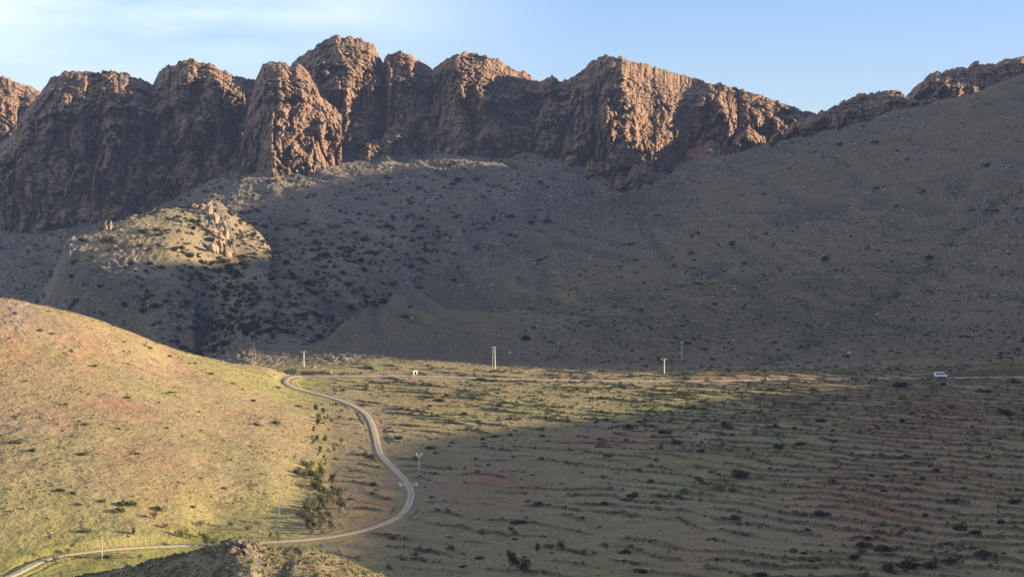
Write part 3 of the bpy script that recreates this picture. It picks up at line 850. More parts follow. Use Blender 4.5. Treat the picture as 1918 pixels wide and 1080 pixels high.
vis = np.ones_like(Z, bool)
# what the camera can see of the ground (running horizon per column)
ang = Z / DS
hor = np.maximum.accumulate(np.where(DS > 200, ang, -9), axis=1)
vis &= (ang >= hor - 0.0006) & (DS > 230) & (PX > -30) & (PX < 1950) & (HY - FP * ang < 1095)
area = np.gradient(pxs)[:, None] / FP * DS * np.gradient(ds)[None, :]


def scatter(dens, n, rng):
    p = (dens * vis * area * (RD > 4.5)).ravel(); p = p / p.sum()
    i = rng.choice(p.size, n, replace=False, p=p)
    c, r = np.unravel_index(i, Z.shape)
    return X[c, r], Y[c, r], Z[c, r]


def place_shrubs(pts, key, size, group, label, name='shrub', rng=RNG, cat='shrub', zs=1.0):
    for j, (x, y, z) in enumerate(zip(*pts)):
        o = bpy.data.objects.new(name, SHRUB_MESH[key][j % 5])
        COL.objects.link(o)
        s = size[j]
        o.location = (x, y, z - 0.12 * s)
        o.scale = (s * rng.uniform(.85, 1.25), s * rng.uniform(.85, 1.25), s * rng.uniform(.8, 1.1) * zs)
        o.rotation_euler = (0, 0, rng.uniform(0, 6.28))
        tag(o, label, cat, group)


def stuff(name, pts, base_v, base_t, size, mat, rng, zs=1.0, label=None, cat=None, sink=0.1):
    n = len(pts[0]); a = rng.uniform(0, 6.28, n)
    k = rng.integers(0, len(base_v), n)
    B = np.stack(base_v)[k]
    sx = size * rng.uniform(.75, 1.3, n); sy = size * rng.uniform(.75, 1.3, n); sz = size * zs * rng.uniform(.7, 1.25, n)
    vx = B[..., 0] * sx[:, None]; vy = B[..., 1] * sy[:, None]
    xx = vx * np.cos(a)[:, None] - vy * np.sin(a)[:, None] + pts[0][:, None]
    yy_ = vx * np.sin(a)[:, None] + vy * np.cos(a)[:, None] + pts[1][:, None]
    zz = B[..., 2] * sz[:, None] + pts[2][:, None] - (sink * size)[:, None]
    V = np.stack([xx, yy_, zz], -1)
    T = (np.arange(n) * B.shape[1])[:, None, None] + base_t[None]
    me = mesh_np(name, V, None, T.reshape(-1, 3))
    return tag(link(name, me, mat), label, cat, kind='stuff')


# talus shrubs: dense below the cliffs, thicker towards the ravine
tal = below * (0.6 + 0.7*sst(-0.2, 0.5, fbm(X / 45, Y / 60, 70, 2))) * sst(1090, 1160, DS)
tal = tal * (1 + 1.3 * blob(520, 1330, 190, 140)) * (0.04 + 1.0 * back * (0.45 + 0.55 * sst(1850, 1450, DS)))
tal *= (0.3 + 0.7 * sst(250, 420, PX)) * (1 - sst(0.3, 0.7, rocky) * 0.6)
xs_, ys_, zs_ = scatter(tal, 2600, RNG)
sz_ = RNG.gamma(6, 0.27, 2600).clip(0.8, 3.4)
app = sz_ / ys_
order = np.argsort(-app)
big, rest = order[:210], order[210:]
place_shrubs((xs_[big], ys_[big], zs_[big]), 'dark', sz_[big], 'dark shrubs dotting the shaded scree slope', 'rounded dark shrub on the shaded scree slope below the red cliffs', zs=1.15)
bv = []
for i in range(5):
    v, bt = leaf_cloud(np.random.default_rng(500 + i), 90, 5, 0.34)
    bv.append(v)
stuff('scree_shrubs', (xs_[rest], ys_[rest], zs_[rest]), bv, bt, sz_[rest], M_DARKSHRUB, RNG)

# knoll shrubs (lit)
kn = on_knoll * blob(320, 1440, 150, 90) * (DS < 1530)
p_ = scatter(kn, 40, RNG)
place_shrubs(p_, 'olive', RNG.uniform(0.9, 2.0, 40), 'shrubs on the sunlit knoll', 'small olive shrub on the sunlit grassy knoll below the cliffs')

# plain bushes
pl = plain * sst(455, 475, DS) * (0.15 + 4.0 * terr_line + 0.8 * sst(0.1, 0.5, fbm(X / 30, Y / 45, 71, 2))) * (PX > 590)
p_ = scatter(pl, 190, RNG)
place_shrubs(p_, 'dark', RNG.gamma(4, 0.26, 190).clip(0.4, 3.0) * (0.7 + 0.3 * p_[1] / 900), 'bushes along the field terraces', 'low dark bush along the old field terraces of the valley floor', zs=0.8, name='bush', cat='bush')
p_ = scatter(pl * (0.12 + terr_line), 6500, RNG)
stuff('terrace_scrub', p_, bv, bt, RNG.gamma(3, 0.15, 6500).clip(0.2, 1.4), M_OLIVE, RNG, zs=0.8)

p_ = scatter(plain * blob(1050, 850, 330, 90) * (0.2 + terr_line * 2), 1400, RNG)
stuff('field_scrub', p_, bv, bt, RNG.gamma(3, 0.2, 1400).clip(0.3, 1.7), M_OLIVE, RNG, zs=0.8)

# slope bushes on the right
rs = below * sst(1000, 1200, PX) * sst(1020, 1050, DS) * (0.3 + 3 * gull2 + sst(0.7, 0.95, gul) + sst(1350, 1100, DS))
p_ = scatter(rs, 50, RNG)
place_shrubs(p_, 'dark', RNG.gamma(5, 0.36, 50).clip(0.7, 3.2), 'bushes on the shaded right hillside', 'scattered dark bush on the shaded right hand mountainside', zs=0.75)
p_ = scatter(below * sst(900, 1100, PX) * (0.35 + 2.5 * gull2 + gull3 + sst(1700, 1100, DS) + sst(0.1, 0.5, fbm(X / 30, Y / 40, 77, 2))), 9000, RNG)
stuff('hillside_scrub', p_, bv, bt, RNG.gamma(3, 0.19, 9000).clip(0.3, 1.6), M_DARKSHRUB, RNG, zs=0.7)

# left hill
lh = on_hill * (0.4 + sst(-0.1, 0.4, fbm(X / 40, Y / 40, 72, 2)))
p_ = scatter(lh, 60, RNG)
place_shrubs(p_, 'olive', RNG.gamma(4, 0.22, 60).clip(0.35, 1.7), 'low bushes on the sunlit hill', 'low olive bush on the sunlit tan hill', zs=0.65, name='bush', cat='bush')

# tufts and stones that nobody could count
tv = []
for i in range(6):
    r = np.random.default_rng(900 + i)
    ring = np.array([[math.cos(a), math.sin(a), 0.0] for a in np.linspace(0, 2 * math.pi, 6)[:-1]]) * r.uniform(.6, 1.1, (5, 1))
    mid = ring * r.uniform(.5, .95, (5, 1)) * 0.9 + np.array([0, 0, 1]) * r.uniform(.35, .75, (5, 1))
    tv.append(np.concatenate([ring, mid, [[r.uniform(-.2, .2), r.uniform(-.2, .2), r.uniform(.7, 1.0)]]]))
tt_ = []
for i in range(5):
    j = (i + 1) % 5
    tt_ += [(i, j, 5 + j), (i, 5 + j, 5 + i), (5 + i, 5 + j, 10)]
tt_ = np.array(tt_)
p_ = scatter(on_hill * (0.35 + sst(-0.3, 0.4, fbm(X / 20, Y / 25, 73, 2)) ** 3 * 2), 11000, RNG)
stuff('grass_tufts', p_, tv, tt_, RNG.gamma(2.2, 0.11, 11000).clip(0.1, 0.9), M_TUFT, RNG, zs=0.8)
p_ = scatter(plain * (0.3 + terr_line * 3) * sst(440, 470, DS), 22000, RNG)
stuff('field_tufts', p_, tv, tt_, RNG.gamma(4, 0.075, 22000).clip(0.1, 0.8), M_TUFT, RNG, zs=0.8)
p_ = scatter(on_front, 2500, RNG)
stuff('hillock_tufts', p_, tv, tt_, RNG.gamma(4, 0.06, 2500).clip(0.08, 0.6), M_OLIVE, RNG, zs=0.8)
p_ = scatter(below * (0.2 + rock * 1.2) + 0.1 * on_hill + 2 * rocky + 0.05 * plain + below * back * 0.6, 60000, RNG)
stuff('stones', p_, tv, tt_, RNG.gamma(2.2, 0.2, 60000).clip(0.18, 2.2) * np.where(p_[1] < 1000, .5, 1), M_STONE, RNG, zs=0.7)

# ------------------------------------------------------------------ things standing in the landscape
class MB:
    def __init__(s): s.v = []; s.f = []

    def poly(s, v, f):
        o = len(s.v); s.v += [tuple(p) for p in v]; s.f += [tuple(i + o for i in q) for q in f]; return s

    def bar(s, a, b, r0, r1=None, n=6, phase=0.0):
        r1 = r0 if r1 is None else r1
        a = Vector(a); b = Vector(b); d = (b - a).normalized()
        u = d.orthogonal().normalized(); w = d.cross(u)
        vs_ = []
        for c, r in ((a, r0), (b, r1)):
            for k in range(n):
                t = 2 * math.pi * (k + phase) / n
                vs_.append(c + r * (math.cos(t) * u + math.sin(t) * w))
        f = [(k, (k + 1) % n, n + (k + 1) % n, n + k) for k in range(n)] + [tuple(range(n))[::-1], tuple(range(n, 2 * n))]
        return s.poly(vs_, f)

    def prism(s, prof, y0, y1):
        """closed x-z outline pushed from y0 to y1"""
        n = len(prof)
        v = [(x, y0, z) for x, z in prof] + [(x, y1, z) for x, z in prof]
        f = [(k, (k + 1) % n, n + (k + 1) % n, n + k) for k in range(n)] + [tuple(range(n))[::-1], tuple(range(n, 2 * n))]
        return s.poly(v, f)

    def box(s, lo, hi): return s.prism([(lo[0], lo[2]), (hi[0], lo[2]), (hi[0], hi[2]), (lo[0], hi[2])], lo[1], hi[1])

    def build(s, name, mat, parent=None, bevel=0.0):
        me = bpy.data.meshes.new(name); me.from_pydata(s.v, [], s.f); me.update()
        import bmesh
        bm = bmesh.new(); bm.from_mesh(me); bmesh.ops.recalc_face_normals(bm, faces=bm.faces); bm.to_mesh(me); bm.free()
        o = link(name, me, mat, parent)
        if bevel:
            m = o.modifiers.new('bevel', 'BEVEL'); m.width = bevel; m.segments = 2
        return o


def gpos(px, py, lo=395.0):
    """ground point seen at a pixel, on the finished ground"""
    x, y, z = hit(px, py, lo, Z)
    return x, y, float(ground_z(np.array([x]), np.array([y]))[0])


def insulator(parent, p, r=0.13, h=0.34):
    MB().bar(p, (p[0], p[1], p[2] + h * 0.55), r, r * 0.8, 8).bar((p[0], p[1], p[2] + h * 0.5), (p[0], p[1], p[2] + h), r * 0.7, r * 0.25, 8).build('insulator', M_WHITE, parent)


def post_mb(x, h, w0=0.27, w1=0.18): return MB().bar((x, 0, -0.4), (x, 0, h), w0 * 1.25, w1 * 1.25, 4, 0.5)


def pole_base(px, py, label, name='utility_pole', group=None, rz=0.0):
    x, y, z = gpos(px, py)
    return empty(name, (x, y, z), label, 'utility pole', group, rz), y / FP


# 1: single post with a drooping arched crossarm
t, k = pole_base(569, 689, 'pale concrete utility pole with an arched crossarm near the road bend')
h = 32 * k
post_mb(0, h - 0.55, 0.30, 0.24).build('post', M_CONCRETE, t)
arc = MB(); pts = [(-1.15 + 2.3 * i / 8, 0, h - 0.35 + 0.55 * (1 - ((i - 4) / 4) ** 2)) for i in range(9)]
for a, b in zip(pts[:-1], pts[1:]): arc.bar(a, b, 0.13)
arc.build('crossarm', M_CONCRETE, t)
MB().bar((-0.45, 0, h - 0.6), (0.45, 0, h - 0.6), 0.16).build('collar', M_STEEL, t)
for q in (-1.1, 1.1): insulator(t, (q, 0, h - 0.72))
# 2: twin posts joined at the top
t, k = pole_base(925, 690, 'tall pale twin post utility pole joined by one short crossarm above the road')
h = 39 * k
for q0, q1 in ((-0.62, -0.5), (0.62, 0.45)):
    MB().bar((q0, 0, -0.4), (q1, 0, h), 0.36, 0.24, 4, 0.5).build('post', M_CONCRETE, t)
MB().box((-1.2, -0.18, h - 0.05), (1.1, 0.18, h + 0.28)).build('crossarm', M_CONCRETE, t, 0.03)
for q in (-1.05, 0, 0.95): insulator(t, (q, 0, h + 0.28))
# 3: T pole with small fittings
t, k = pole_base(1244, 701, 'pale T shaped utility pole on the rubble bank behind the road')
h = 28 * k
post_mb(0, h, 0.30, 0.22).build('post', M_CONCRETE, t)
MB().box((-1.4, -0.10, h - 0.22), (1.4, 0.10, h - 0.04)).build('crossarm', M_STEEL, t, 0.02)
for q in (-1.3, 0, 1.2): insulator(t, (q, 0, h - 0.04), 0.16, 0.4)


def lattice(t, h, w0, w1, arm, mat=M_STEEL):
    mb = MB(); n = 7
    for sx in (-1, 1):
        for sy in (-1, 1):
            mb.bar((sx * w0, sy * w0, -0.3), (sx * w1, sy * w1, h), 0.055, 0.045, 4)
    for i in range(n):
        a, b = i / n, (i + 1) / n
        wa, wb = w0 + (w1 - w0) * a, w0 + (w1 - w0) * b
        for sy in (-1, 1):
            mb.bar((-wa, sy * wa, h * a), (wb, sy * wb, h * b), 0.03, None, 4); mb.bar((wa, sy * wa, h * a), (-wb, sy * wb, h * b), 0.03, None, 4)
            mb.bar((sy * wa, -wa, h * a), (sy * wb, wb, h * b), 0.03, None, 4)
    mb.build('lattice_mast', mat, t)
    MB().box((-w0 * 1.7, -w0 * 1.7, -0.3), (w0 * 1.7, w0 * 1.7, 0.14)).build('footing', M_CONCRETE, t, 0.02)
    MB().bar((-arm, 0, h), (arm, 0, h), 0.07, None, 4).build('crossarm', mat, t)


t, k = pole_base(1277, 673, 'faint lattice mast with white head on the shaded slope behind the T pole')
h = 33 * k
lattice(t, h - 0.4, 0.34, 0.28, 0.7)
for q in (-0.6, 0, 0.6): insulator(t, (q, 0, h - 0.4), 0.18, 0.42)
t, k = pole_base(785, 890, 'grey mast with a forked V crossarm in the shaded field beside the dirt track')
h = 36 * k
lattice(t, h, 0.17, 0.12, 0.25)
vb = MB().bar((0, 0, h - 0.3), (-0.85, 0, h + 0.75), 0.06).bar((0, 0, h - 0.3), (0.85, 0, h + 0.75), 0.06).bar((-0.85, 0, h + 0.4), (0.85, 0, h + 0.4), 0.05)
vb.build('brace', M_STEEL, t)
for q in (-0.85, 0.85): insulator(t, (q, 0, h + 0.7), 0.1, 0.3)
t, k = pole_base(523, 966, 'slim pale lattice mast on the grassy foot of the sunlit hill')
h = 37 * k
lattice(t, h, 0.16, 0.11, 0.3)
insulator(t, (0, 0, h), 0.1, 0.3)
t, k = pole_base(191, 1047, 'thin pale post with its top bent left, below the track at lower left')
h = 44 * k
post_mb(0, h, 0.10, 0.08).build('post', M_CONCRETE, t)
MB().bar((0, 0, h), (-0.22, 0, h + 0.28), 0.06).bar((-0.22, 0, h + 0.28), (-0.6, 0, h + 0.42), 0.055).build('bent_arm', M_CONCRETE, t)
insulator(t, (-0.6, 0, h + 0.36), 0.08, 0.2)
t, k = pole_base(1114, 766, 'very thin pale pole with a short crossbar in the sunlit field below the road')
h = 31 * k
post_mb(0, h, 0.09, 0.07).build('post', M_CONCRETE, t)
MB().box((-0.7, -0.05, h - 0.25), (0.35, 0.05, h - 0.15)).build('crossarm', M_CONCRETE, t)
for q in (-0.6, 0.25): insulator(t, (q, 0, h - 0.15), 0.06, 0.2)


def road_at(px):
    c = CX + FP * main_road[:, 0] / main_road[:, 1]
    return [float(np.interp(px, c, main_road[:, i])) for i in range(3)]


# white minibus driving right along the road
rx, ry, rz_ = road_at(1762)
van = empty('minibus', (rx, ry - 0.4, rz_ + 0.2), 'white high roofed minibus with a dark side window band, driving along the road at right', 'minibus')
L = 6.0; h0 = 0.32
prof = [(-3.0, h0), (-3.02, 0.9), (-2.98, 2.1), (-2.85, 2.4), (-2.6, 2.48), (1.05, 2.46), (1.35, 2.34), (2.05, 1.42), (2.75, 1.22), (2.96, 1.0), (3.0, 0.5), (2.9, h0)]
MB().prism(prof, -1.0, 1.0).build('body', M_WHITE, van, 0.09)
for i, (a, b) in enumerate([(-2.55, -1.55), (-1.45, -0.45), (-0.35, 0.55)]):
    for sy in (-1.005, 0.985):
        MB().box((a, sy, 1.42), (b, sy + 0.02, 2.05)).build('side_window', M_GLASS, van)
for sy in (-1.005, 0.985):
    MB().prism([(0.72, 1.42), (1.72, 1.42), (1.22, 2.05), (0.72, 2.05)], sy, sy + 0.02).build('cab_window', M_GLASS, van)
    MB().box((2.75, sy * 0.75 - 0.2, 0.78), (3.0, sy * 0.75 + 0.2, 1.02)).build('headlight', M_LAMP, van, 0.03)
    MB().box((-3.04, sy * 0.85 - 0.1, 0.9), (-2.98, sy * 0.85 + 0.1, 1.35)).build('tail_light', M_REDLAMP, van)
    MB().box((1.55, sy + (-0.22 if sy < 0 else 0.02), 1.4), (1.7, sy + (-0.02 if sy < 0 else 0.22), 1.72)).build('wing_mirror', M_RUBBER, van, 0.03)
    for wx in (-1.95, 1.95):
        ya, yb = (sy - 0.02, sy + 0.2) if sy < 0 else (sy - 0.2, sy + 0.04)
        wh = MB().bar((wx, ya, 0.14), (wx, yb, 0.14), 0.36, None, 18).build('wheel', M_RUBBER, van)
        MB().bar((wx, (ya - 0.012) if sy < 0 else yb, 0.14), (wx, ya if sy < 0 else yb + 0.012, 0.14), 0.2, None, 14).build('rim', M_STEEL, wh)
MB().poly([(1.42, -0.88, 2.28), (1.42, 0.88, 2.28), (2.06, 0.92, 1.46), (2.06, -0.92, 1.46)], [(0, 1, 2, 3)]).build('windscreen', M_GLASS, van)
MB().box((2.92, -0.98, 0.3), (3.08, 0.98, 0.62)).build('bumper', M_RUBBER, van, 0.04)
MB().box((-3.1, -0.95, 0.3), (-2.97, 0.95, 0.55)).build('bumper', M_RUBBER, van, 0.03)
for o_ in van.children: o_.location.z += 0.2
van.location.z += 0.05

# whitewashed block with a dark opening
rx, ry, rz_ = road_at(776)
hx, hy = rx, ry + 5.5
hz = float(ground_z(np.array([hx]), np.array([hy]))[0])
hut = empty('roadside_hut', (hx, hy, hz), 'tiny whitewashed roadside hut with one square black opening, beside the main road', 'hut', rz=0.45)
w = MB().box((-0.95, -0.85, -0.3), (-0.55, 0.85, 1.6)).box((0.55, -0.85, -0.3), (0.95, 0.85, 1.6)).box((-0.548, 0.4, -0.3), (0.548, 0.84, 1.6)).box((-0.548, -0.84, 1.25), (0.548, 0.398, 1.597))
w.build('wall', M_WHITEWASH, hut)
MB().box((-1.02, -0.92, 1.603), (1.02, 0.92, 1.74)).build('roof', M_WHITEWASH, hut, 0.03)
MB().box((-0.545, -0.2, -0.2), (0.545, -0.15, 1.248)).build('opening', M_DARK, hut)

# kilometre stones along the road
for px, hh, ww, dy, mat, lab in [(619, 1.35, 0.75, 4.2, M_YELLOW, 'squat cream yellow kilometre stone against the dark cut bank'),
                                 (1040, 0.75, 0.6, 3.4, M_WHITEWASH, 'small white kilometre stone between the twin post pole and the T pole'),
                                 (1220, 1.05, 0.55, 3.6, M_WHITEWASH, 'white kilometre stone on the road verge just left of the T shaped pole'),
                                 (1436, 1.6, 0.6, -3.2, M_WHITEWASH, 'tall narrow white kilometre stone where the sunlit stretch of road ends')]:
    rx, ry, rz_ = road_at(px)
    z = float(ground_z(np.array([rx]), np.array([ry + dy]))[0])
    t = empty('kilometre_stone', (rx, ry + dy, z), lab, 'kilometre stone', 'kilometre stones along the road')
    pr = [(-ww / 2, -0.2), (ww / 2, -0.2), (ww / 2, hh - ww / 2)] + [(ww / 2 * math.cos(a), hh - ww / 2 + ww / 2 * math.sin(a)) for a in np.linspace(0.3, math.pi - 0.3, 6)] + [(-ww / 2, hh - ww / 2)]
    MB().prism(pr, -0.17, 0.17).build('stone', mat, t, 0.03)
    MB().box((-ww / 2 - 0.12, -0.28, -0.25), (ww / 2 + 0.12, 0.28, 0.1)).build('plinth', M_CONCRETE, t, 0.02)

# added bridge on the dirt track, pale to stand in for a sunlight strip
i = int(np.argmin(np.abs(dirt_track[:, 1] - hit(765, 909)[1]) + 0.3 * np.abs(dirt_track[:, 0] - hit(765, 909)[0])))
c = dirt_track[i]; tg = dirt_track[min(i + 2, len(dirt_track) - 1)] - dirt_track[max(i - 2, 0)]
br = empty('light_strip_bridge', (c[0], c[1], c[2] + 0.12), 'short pale bridge added on the dirt track in place of a strip of sunlight', 'bridge', rz=math.atan2(tg[1], tg[0]))
MB().box((-2.6, -2.7, -0.9), (2.6, 2.7, 0.07)).build('deck', M_CONCRETE, br, 0.04)
for sy in (-2.72, 2.42): MB().box((-2.8, sy, -0.95), (2.8, sy + 0.3, 0.5)).build('parapet', M_WHITEWASH, br, 0.04)


# rocks -----------------------------------------------------------------
def rock_mesh(seed, spiky=0.35):
    """an angular jointed block built of a few split chunks"""
    import bmesh
    r = np.random.default_rng(seed)
    bm = bmesh.new()
    for c in range(6):
        ctr = np.array([r.uniform(-.55, .55), r.uniform(-.5, .5), r.uniform(-.5, .1)]) if c else np.zeros(3)
        sz = r.uniform(.38, .62, 3) * (1.25 if c == 0 else 0.85); sz[2] *= r.uniform(1.0, 1.7)
        vs2 = []
        for q in range(15):
            p = r.uniform(-1, 1, 3); p /= max(np.abs(p).max(), 1e-3) ** 0.8
            p[:2] *= 1.0 - 0.45 * max(p[2], 0)
            vs2.append(bm.verts.new(ctr + p * sz))
        res = bmesh.ops.convex_hull(bm, input=vs2)
        loose = {g for g in list(res['geom_interior']) + list(res['geom_unused']) if isinstance(g, bmesh.types.BMVert)}
        for g in loose:
            if g.is_valid and not g.link_faces: bm.verts.remove(g)
    me = bpy.data.meshes.new('rock'); bm.to_mesh(me); bm.free(); return me


ROCKS = [rock_mesh(i + 3) for i in range(6)]
for m in ROCKS: m.materials.append(M_BROWNROCK)
ROCKS_D = [m.copy() for m in ROCKS]
for m in ROCKS_D: m.materials[0] = M_DARKROCK
ROCKS_P = [rock_mesh(i + 30) for i in range(4)]
for m in ROCKS_P: m.materials.append(M_STONE)


def put_rock(px, py, wpx, hpx, label, group=None, pale=False, lo=395.0, deep=1.0, i=[0], name='rock'):
    x, y, z = gpos(px, py, lo); k = y / FP
    o = bpy.data.objects.new(name, (ROCKS_P if pale else ROCKS)[i[0] % (4 if pale else 6)]); COL.objects.link(o); i[0] += 1
    o.scale = (wpx * k / 2, wpx * k / 2 * deep, hpx * k * 0.62)
    o.location = (x, y + 0.3 * wpx * k / 2, z + 0.30 * hpx * k)
    o.rotation_euler = (random.uniform(-.2, .2), random.uniform(-.2, .2), random.uniform(0, 6))
    return tag(o, label, 'rock', group)


G = 'rock towers on the sunlit knoll'
for px, py, w_, h_ in [(390, 402, 28, 22), (404, 416, 24, 22), (414, 432, 22, 22), (400, 440, 24, 18), (412, 452, 26, 20), (398, 472, 28, 30), (412, 476, 26, 30), (428, 480, 24, 26), (422, 448, 18, 24), (380, 394, 22, 14), (364, 390, 18, 12), (404, 460, 22, 18)]:
    put_rock(px, py, w_, h_, 'jagged brown rock tower in the broken band running down the sunlit knoll', G)
G = 'rock teeth on the left rim of the sunlit knoll'
for px, py, w_, h_ in [(197, 432, 9, 20), (208, 430, 9, 20), (120, 452, 10, 20), (124, 470, 9, 18), (131, 482, 8, 18), (288, 400, 12, 12), (104, 490, 10, 14)]:
    put_rock(px, py, w_, h_, 'pointed rock tooth standing on the left rim of the sunlit knoll', G)
G = 'rocks on top of the near hillock'
for px, py, w_, h_ in [(432, 1028, 24, 15), (447, 1025, 26, 18), (461, 1026, 24, 17), (474, 1031, 20, 13), (420, 1034, 22, 12), (440, 1036, 30, 14), (458, 1038, 26, 13), (445, 1028, 14, 9), (485, 1032, 10, 7), (585, 1040, 12, 6), (610, 1046, 12, 6), (520, 1044, 14, 7), (420, 1036, 12, 7), (500, 1060, 10, 6), (560, 1062, 10, 5)]:
    put_rock(px, py, w_, h_, 'weathered brown rock on the crest of the dark near hillock', G, lo=200.0).data = ROCKS_D[int(px) % 6]
G = 'pale stones on the mound beside the arched pole'
for px, py, w_, h_ in [(577, 689, 6, 4), (588, 688, 8, 5), (597, 685, 6, 3), (609, 684, 5, 4), (616, 683, 6, 4), (625, 678, 12, 4), (632, 679, 9, 3), (648, 674, 10, 4), (660, 675, 8, 3), (548, 692, 14, 3)]:
    put_rock(px, py, w_, h_, 'pale sunlit stone on the low mound right of the arched pole', G, pale=True)
put_rock(955, 661.5, 5.4, 5.4, 'single round white boulder on the shaded slope right of the twin post pole', pale=True, name='boulder').data.materials[0] = M_STONE
bo = bpy.data.objects['boulder']; bo.data = bo.data.copy(); bo.data.materials[0] = M_WHITEWASH

# trees and larger bushes of the valley ----------------------------------
def tree_parts(seed, key):
    r = np.random.default_rng(seed)
    if key == 'bare':
        mb = MB()
        for b in range(26):
            a = r.uniform(0, 6.28); e = r.uniform(0.5, 1.35); l = r.uniform(0.5, 0.95); z0 = r.uniform(0.1, 0.4)
            p0 = (0, 0, z0); p1 = (0.45 * l * math.cos(a) * math.cos(e), 0.45 * l * math.sin(a) * math.cos(e), z0 + 0.4 * l * math.sin(e))
            mb.bar(p0, p1, 0.022, 0.014, 4)
            for q in range(5):
                a2 = a + r.normal(0, .7); e2 = e + r.normal(0, .4)
                mb.bar(p1, (p1[0] + .33 * math.cos(a2) * math.cos(e2), p1[1] + .33 * math.sin(a2) * math.cos(e2), p1[2] + .33 * math.sin(e2)), 0.012, 0.006, 3)
        crown = mb
    else: crown = None
    tr = MB().bar((0, 0, -0.1), (r.uniform(-.06, .06), 0, 0.38), 0.055, 0.04, 6)
    for b in range(4):
        a = r.uniform(0, 6.28)
        tr.bar((0, 0, 0.3), (0.25 * math.cos(a), 0.25 * math.sin(a), 0.62), 0.03, 0.015, 5)
    return tr, crown


TREES = {}
for key, mat in (('dark', M_DARKSHRUB), ('olive', M_OLIVE), ('green', M_GREEN), ('blossom', M_STONE), ('bare', M_DRYTWIG)):
    TREES[key] = []
    for i in range(3):
        tr, cr = tree_parts(i + 11, key)
        a = tr.build('trunk', M_BARK)
        if cr is None:
            v, f = leaf_cloud(np.random.default_rng(i + 77), 420, 9, 0.15, 0.9, 0.42)
            v = v * np.array([0.55, 0.55, 0.72]) + np.array([0, 0, 0.12])
            m = mesh_np('crown', v, None, f); m.materials.append(mat)
        else:
            b = cr.build('crown', mat); m = b.data; bpy.data.objects.remove(b)
        mt = a.data; bpy.data.objects.remove(a)
        TREES[key].append((mt, m))


def put_tree(px, py, hpx, key, label, group=None, wide=1.0):
    x, y, z = gpos(px, py); H_ = hpx * y / FP
    t = empty('tree', (x, y, z - 0.05 * H_), label, 'tree', group, random.uniform(0, 6.28))
    mt, mc = random.choice(TREES[key])
    for nm, m in (('trunk', mt), ('crown', mc)):
        o = link(nm, m, None, t); o.scale = (H_ * wide * random.uniform(.85, 1.2), H_ * wide * random.uniform(.85, 1.2), H_)


rs_ = random.Random(5)
stream = [(612, 770), (600, 800), (597, 835), (592, 868), (580, 892), (600, 905), (612, 922), (618, 942), (596, 948), (584, 965), (600, 985), (588, 992)]
for i in range(110):
    f_ = rs_.uniform(0, len(stream) - 1.001); a, b = stream[int(f_)], stream[int(f_) + 1]; u_ = f_ - int(f_)
    px, py = a[0] + (b[0] - a[0]) * u_ + rs_.gauss(0, 15), a[1] + (b[1] - a[1]) * u_ + rs_.gauss(0, 5)
    key = rs_.choice(['dark', 'olive', 'olive', 'green', 'green'])
    put_tree(px, py, rs_.uniform(6, 11.5) + (3.5 if py > 880 else 0), key, {'dark': 'dark leafy tree in the thicket lining the stream bed', 'olive': 'olive green tree in the thicket lining the stream bed', 'green': 'light green tree in the thicket lining the stream bed'}[key],
             'trees lining the stream bed at the foot of the hill', 1.25)
put_tree(640, 966, 14, 'blossom', 'single pale blossoming tree on the grass right of the stream thicket', None, 1.3)
put_tree(693, 861, 15, 'dark', 'dark round tree touching the left edge of the dirt track at the shadow line', None, 1.5)
for px, py, hh in [(290, 972, 18), (310, 990, 14), (375, 986, 14), (168, 1046, 14), (232, 1046, 17), (262, 1047, 12), (104, 1054, 14), (128, 1036, 12)]:
    put_tree(px, py, hh, 'bare', 'bare brownish tree on the green flat at lower left', 'bare trees at lower left', 1.2)
for px, py, hh in [(340, 1006, 20), (356, 1009, 14), (378, 1006, 12), (384, 1022, 18), (400, 1021, 16), (252, 1005, 14), (432, 985, 10), (464, 993, 12), (520, 1014, 16), (508, 1008, 10)]:
    put_tree(px, py, hh, 'green' if rs_.random() < .5 else 'olive', 'small green tree on the bright grass near the track at lower left', 'small green trees at lower left', 1.15)
for px, py, hh in [(955, 1060, 24), (968, 1062, 22), (984, 1072, 24), (1005, 1034, 16), (1050, 1030, 16), (958, 995, 10)]:
    put_tree(px, py, hh, 'dark', 'dark tree in the shaded field at the bottom of the view', 'dark trees in the near shaded field', 1.1)
G = 'broad dark bushes on the valley floor'
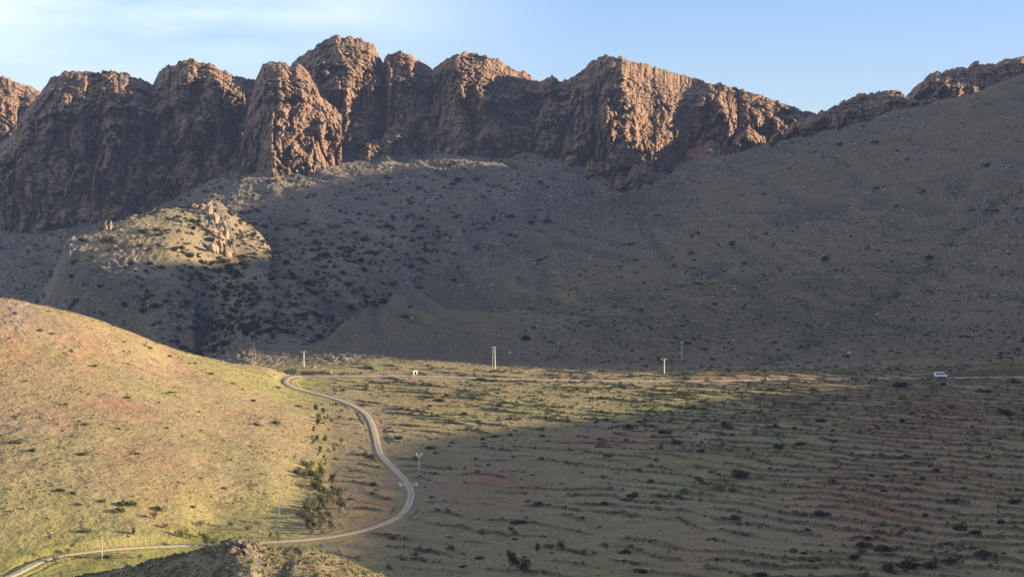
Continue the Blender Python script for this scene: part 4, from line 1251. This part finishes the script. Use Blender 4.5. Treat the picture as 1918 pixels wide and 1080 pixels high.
for px, py, w_ in [(970, 981, 30), (1182, 930, 30), (1392, 893, 40), (1203, 1072, 30), (1170, 1035, 26), (1538, 969, 34), (1612, 1026, 30), (1656, 1032, 36), (1792, 943, 34), (1795, 992, 40), (1830, 1000, 24), (1782, 1060, 36), (1700, 1064, 60), (1740, 1062, 44),
                   (1662, 1068, 36), (1846, 1040, 40), (1500, 834, 22), (1560, 828, 24), (1690, 726, 34), (1845, 735, 34), (1688, 793, 18), (1880, 775, 30), (1625, 1010, 24), (1735, 965, 20), (1905, 942, 30), (1600, 1046, 30),
                   (1540, 790, 30), (1360, 800, 20), (1265, 830, 30), (955, 785, 16), (748, 822, 26), (1140, 855, 22), (1245, 812, 26), (898, 1046, 24), (1655, 920, 18), (1720, 908, 18), (1660, 893, 20), (1460, 838, 30), (1430, 1078, 30), (1310, 900, 18)]:
    x, y, z = gpos(px, py); k = y / FP
    o = bpy.data.objects.new('bush', SHRUB_MESH['dark'][rs_.randrange(5)]); COL.objects.link(o)
    s_ = w_ * k / 2.0
    o.location = (x, y, z - 0.1 * s_); o.scale = (s_ * 1.0, s_ * 0.9, s_ * rs_.uniform(.55, .75)); o.rotation_euler = (0, 0, rs_.uniform(0, 6.28))
    tag(o, 'broad dark rounded bush on the floor of the valley', 'bush', G)
G = 'large bushes on the lower slope of the sunlit hill'
for px, py, w_ in [(232, 946, 34), (248, 947, 34), (295, 956, 34), (222, 958, 30), (160, 997, 30), (160, 796, 22), (150, 945, 18), (190, 940, 16), (480, 796, 22), (515, 794, 24), (30, 830, 30), (60, 845, 22), (125, 758, 12), (378, 806, 10), (115, 920, 26), (136, 924, 18), (75, 620, 18), (98, 626, 12)]:
    x, y, z = gpos(px, py); k = y / FP
    o = bpy.data.objects.new('bush', SHRUB_MESH['olive'][rs_.randrange(5)]); COL.objects.link(o)
    s_ = w_ * k / 2.0
    o.location = (x, y, z - 0.1 * s_); o.scale = (s_, s_ * 0.9, s_ * rs_.uniform(.55, .75)); o.rotation_euler = (0, 0, rs_.uniform(0, 6.28))
    tag(o, 'large olive bush on the lower slope of the sunlit hill', 'bush', G)

# ------------------------------------------------------------------ air
def box(name, lo, hi, mat):
    v = [(x, y, z) for x in (lo[0], hi[0]) for y in (lo[1], hi[1]) for z in (lo[2], hi[2])]
    f = [(0, 1, 3, 2), (4, 6, 7, 5), (0, 4, 5, 1), (2, 3, 7, 6), (0, 2, 6, 4), (1, 5, 7, 3)]
    me = mesh_np(name, v, f)
    return link(name, me, mat)


hm = bpy.data.materials.new('haze')
hm.use_nodes = True
hm.node_tree.nodes.clear()
ho = hm.node_tree.nodes.new('ShaderNodeOutputMaterial'); hv = hm.node_tree.nodes.new('ShaderNodeVolumePrincipled')
hv.inputs['Color'].default_value = (0.42, 0.60, 1.0, 1)
hv.inputs['Density'].default_value = 0.000027
hv.inputs['Anisotropy'].default_value = 0.0
hm.node_tree.links.new(hv.outputs[0], ho.inputs['Volume'])
tag(box('haze', (-3200, -60, -260), (3200, 3200, 330), hm), None, None, kind='stuff')
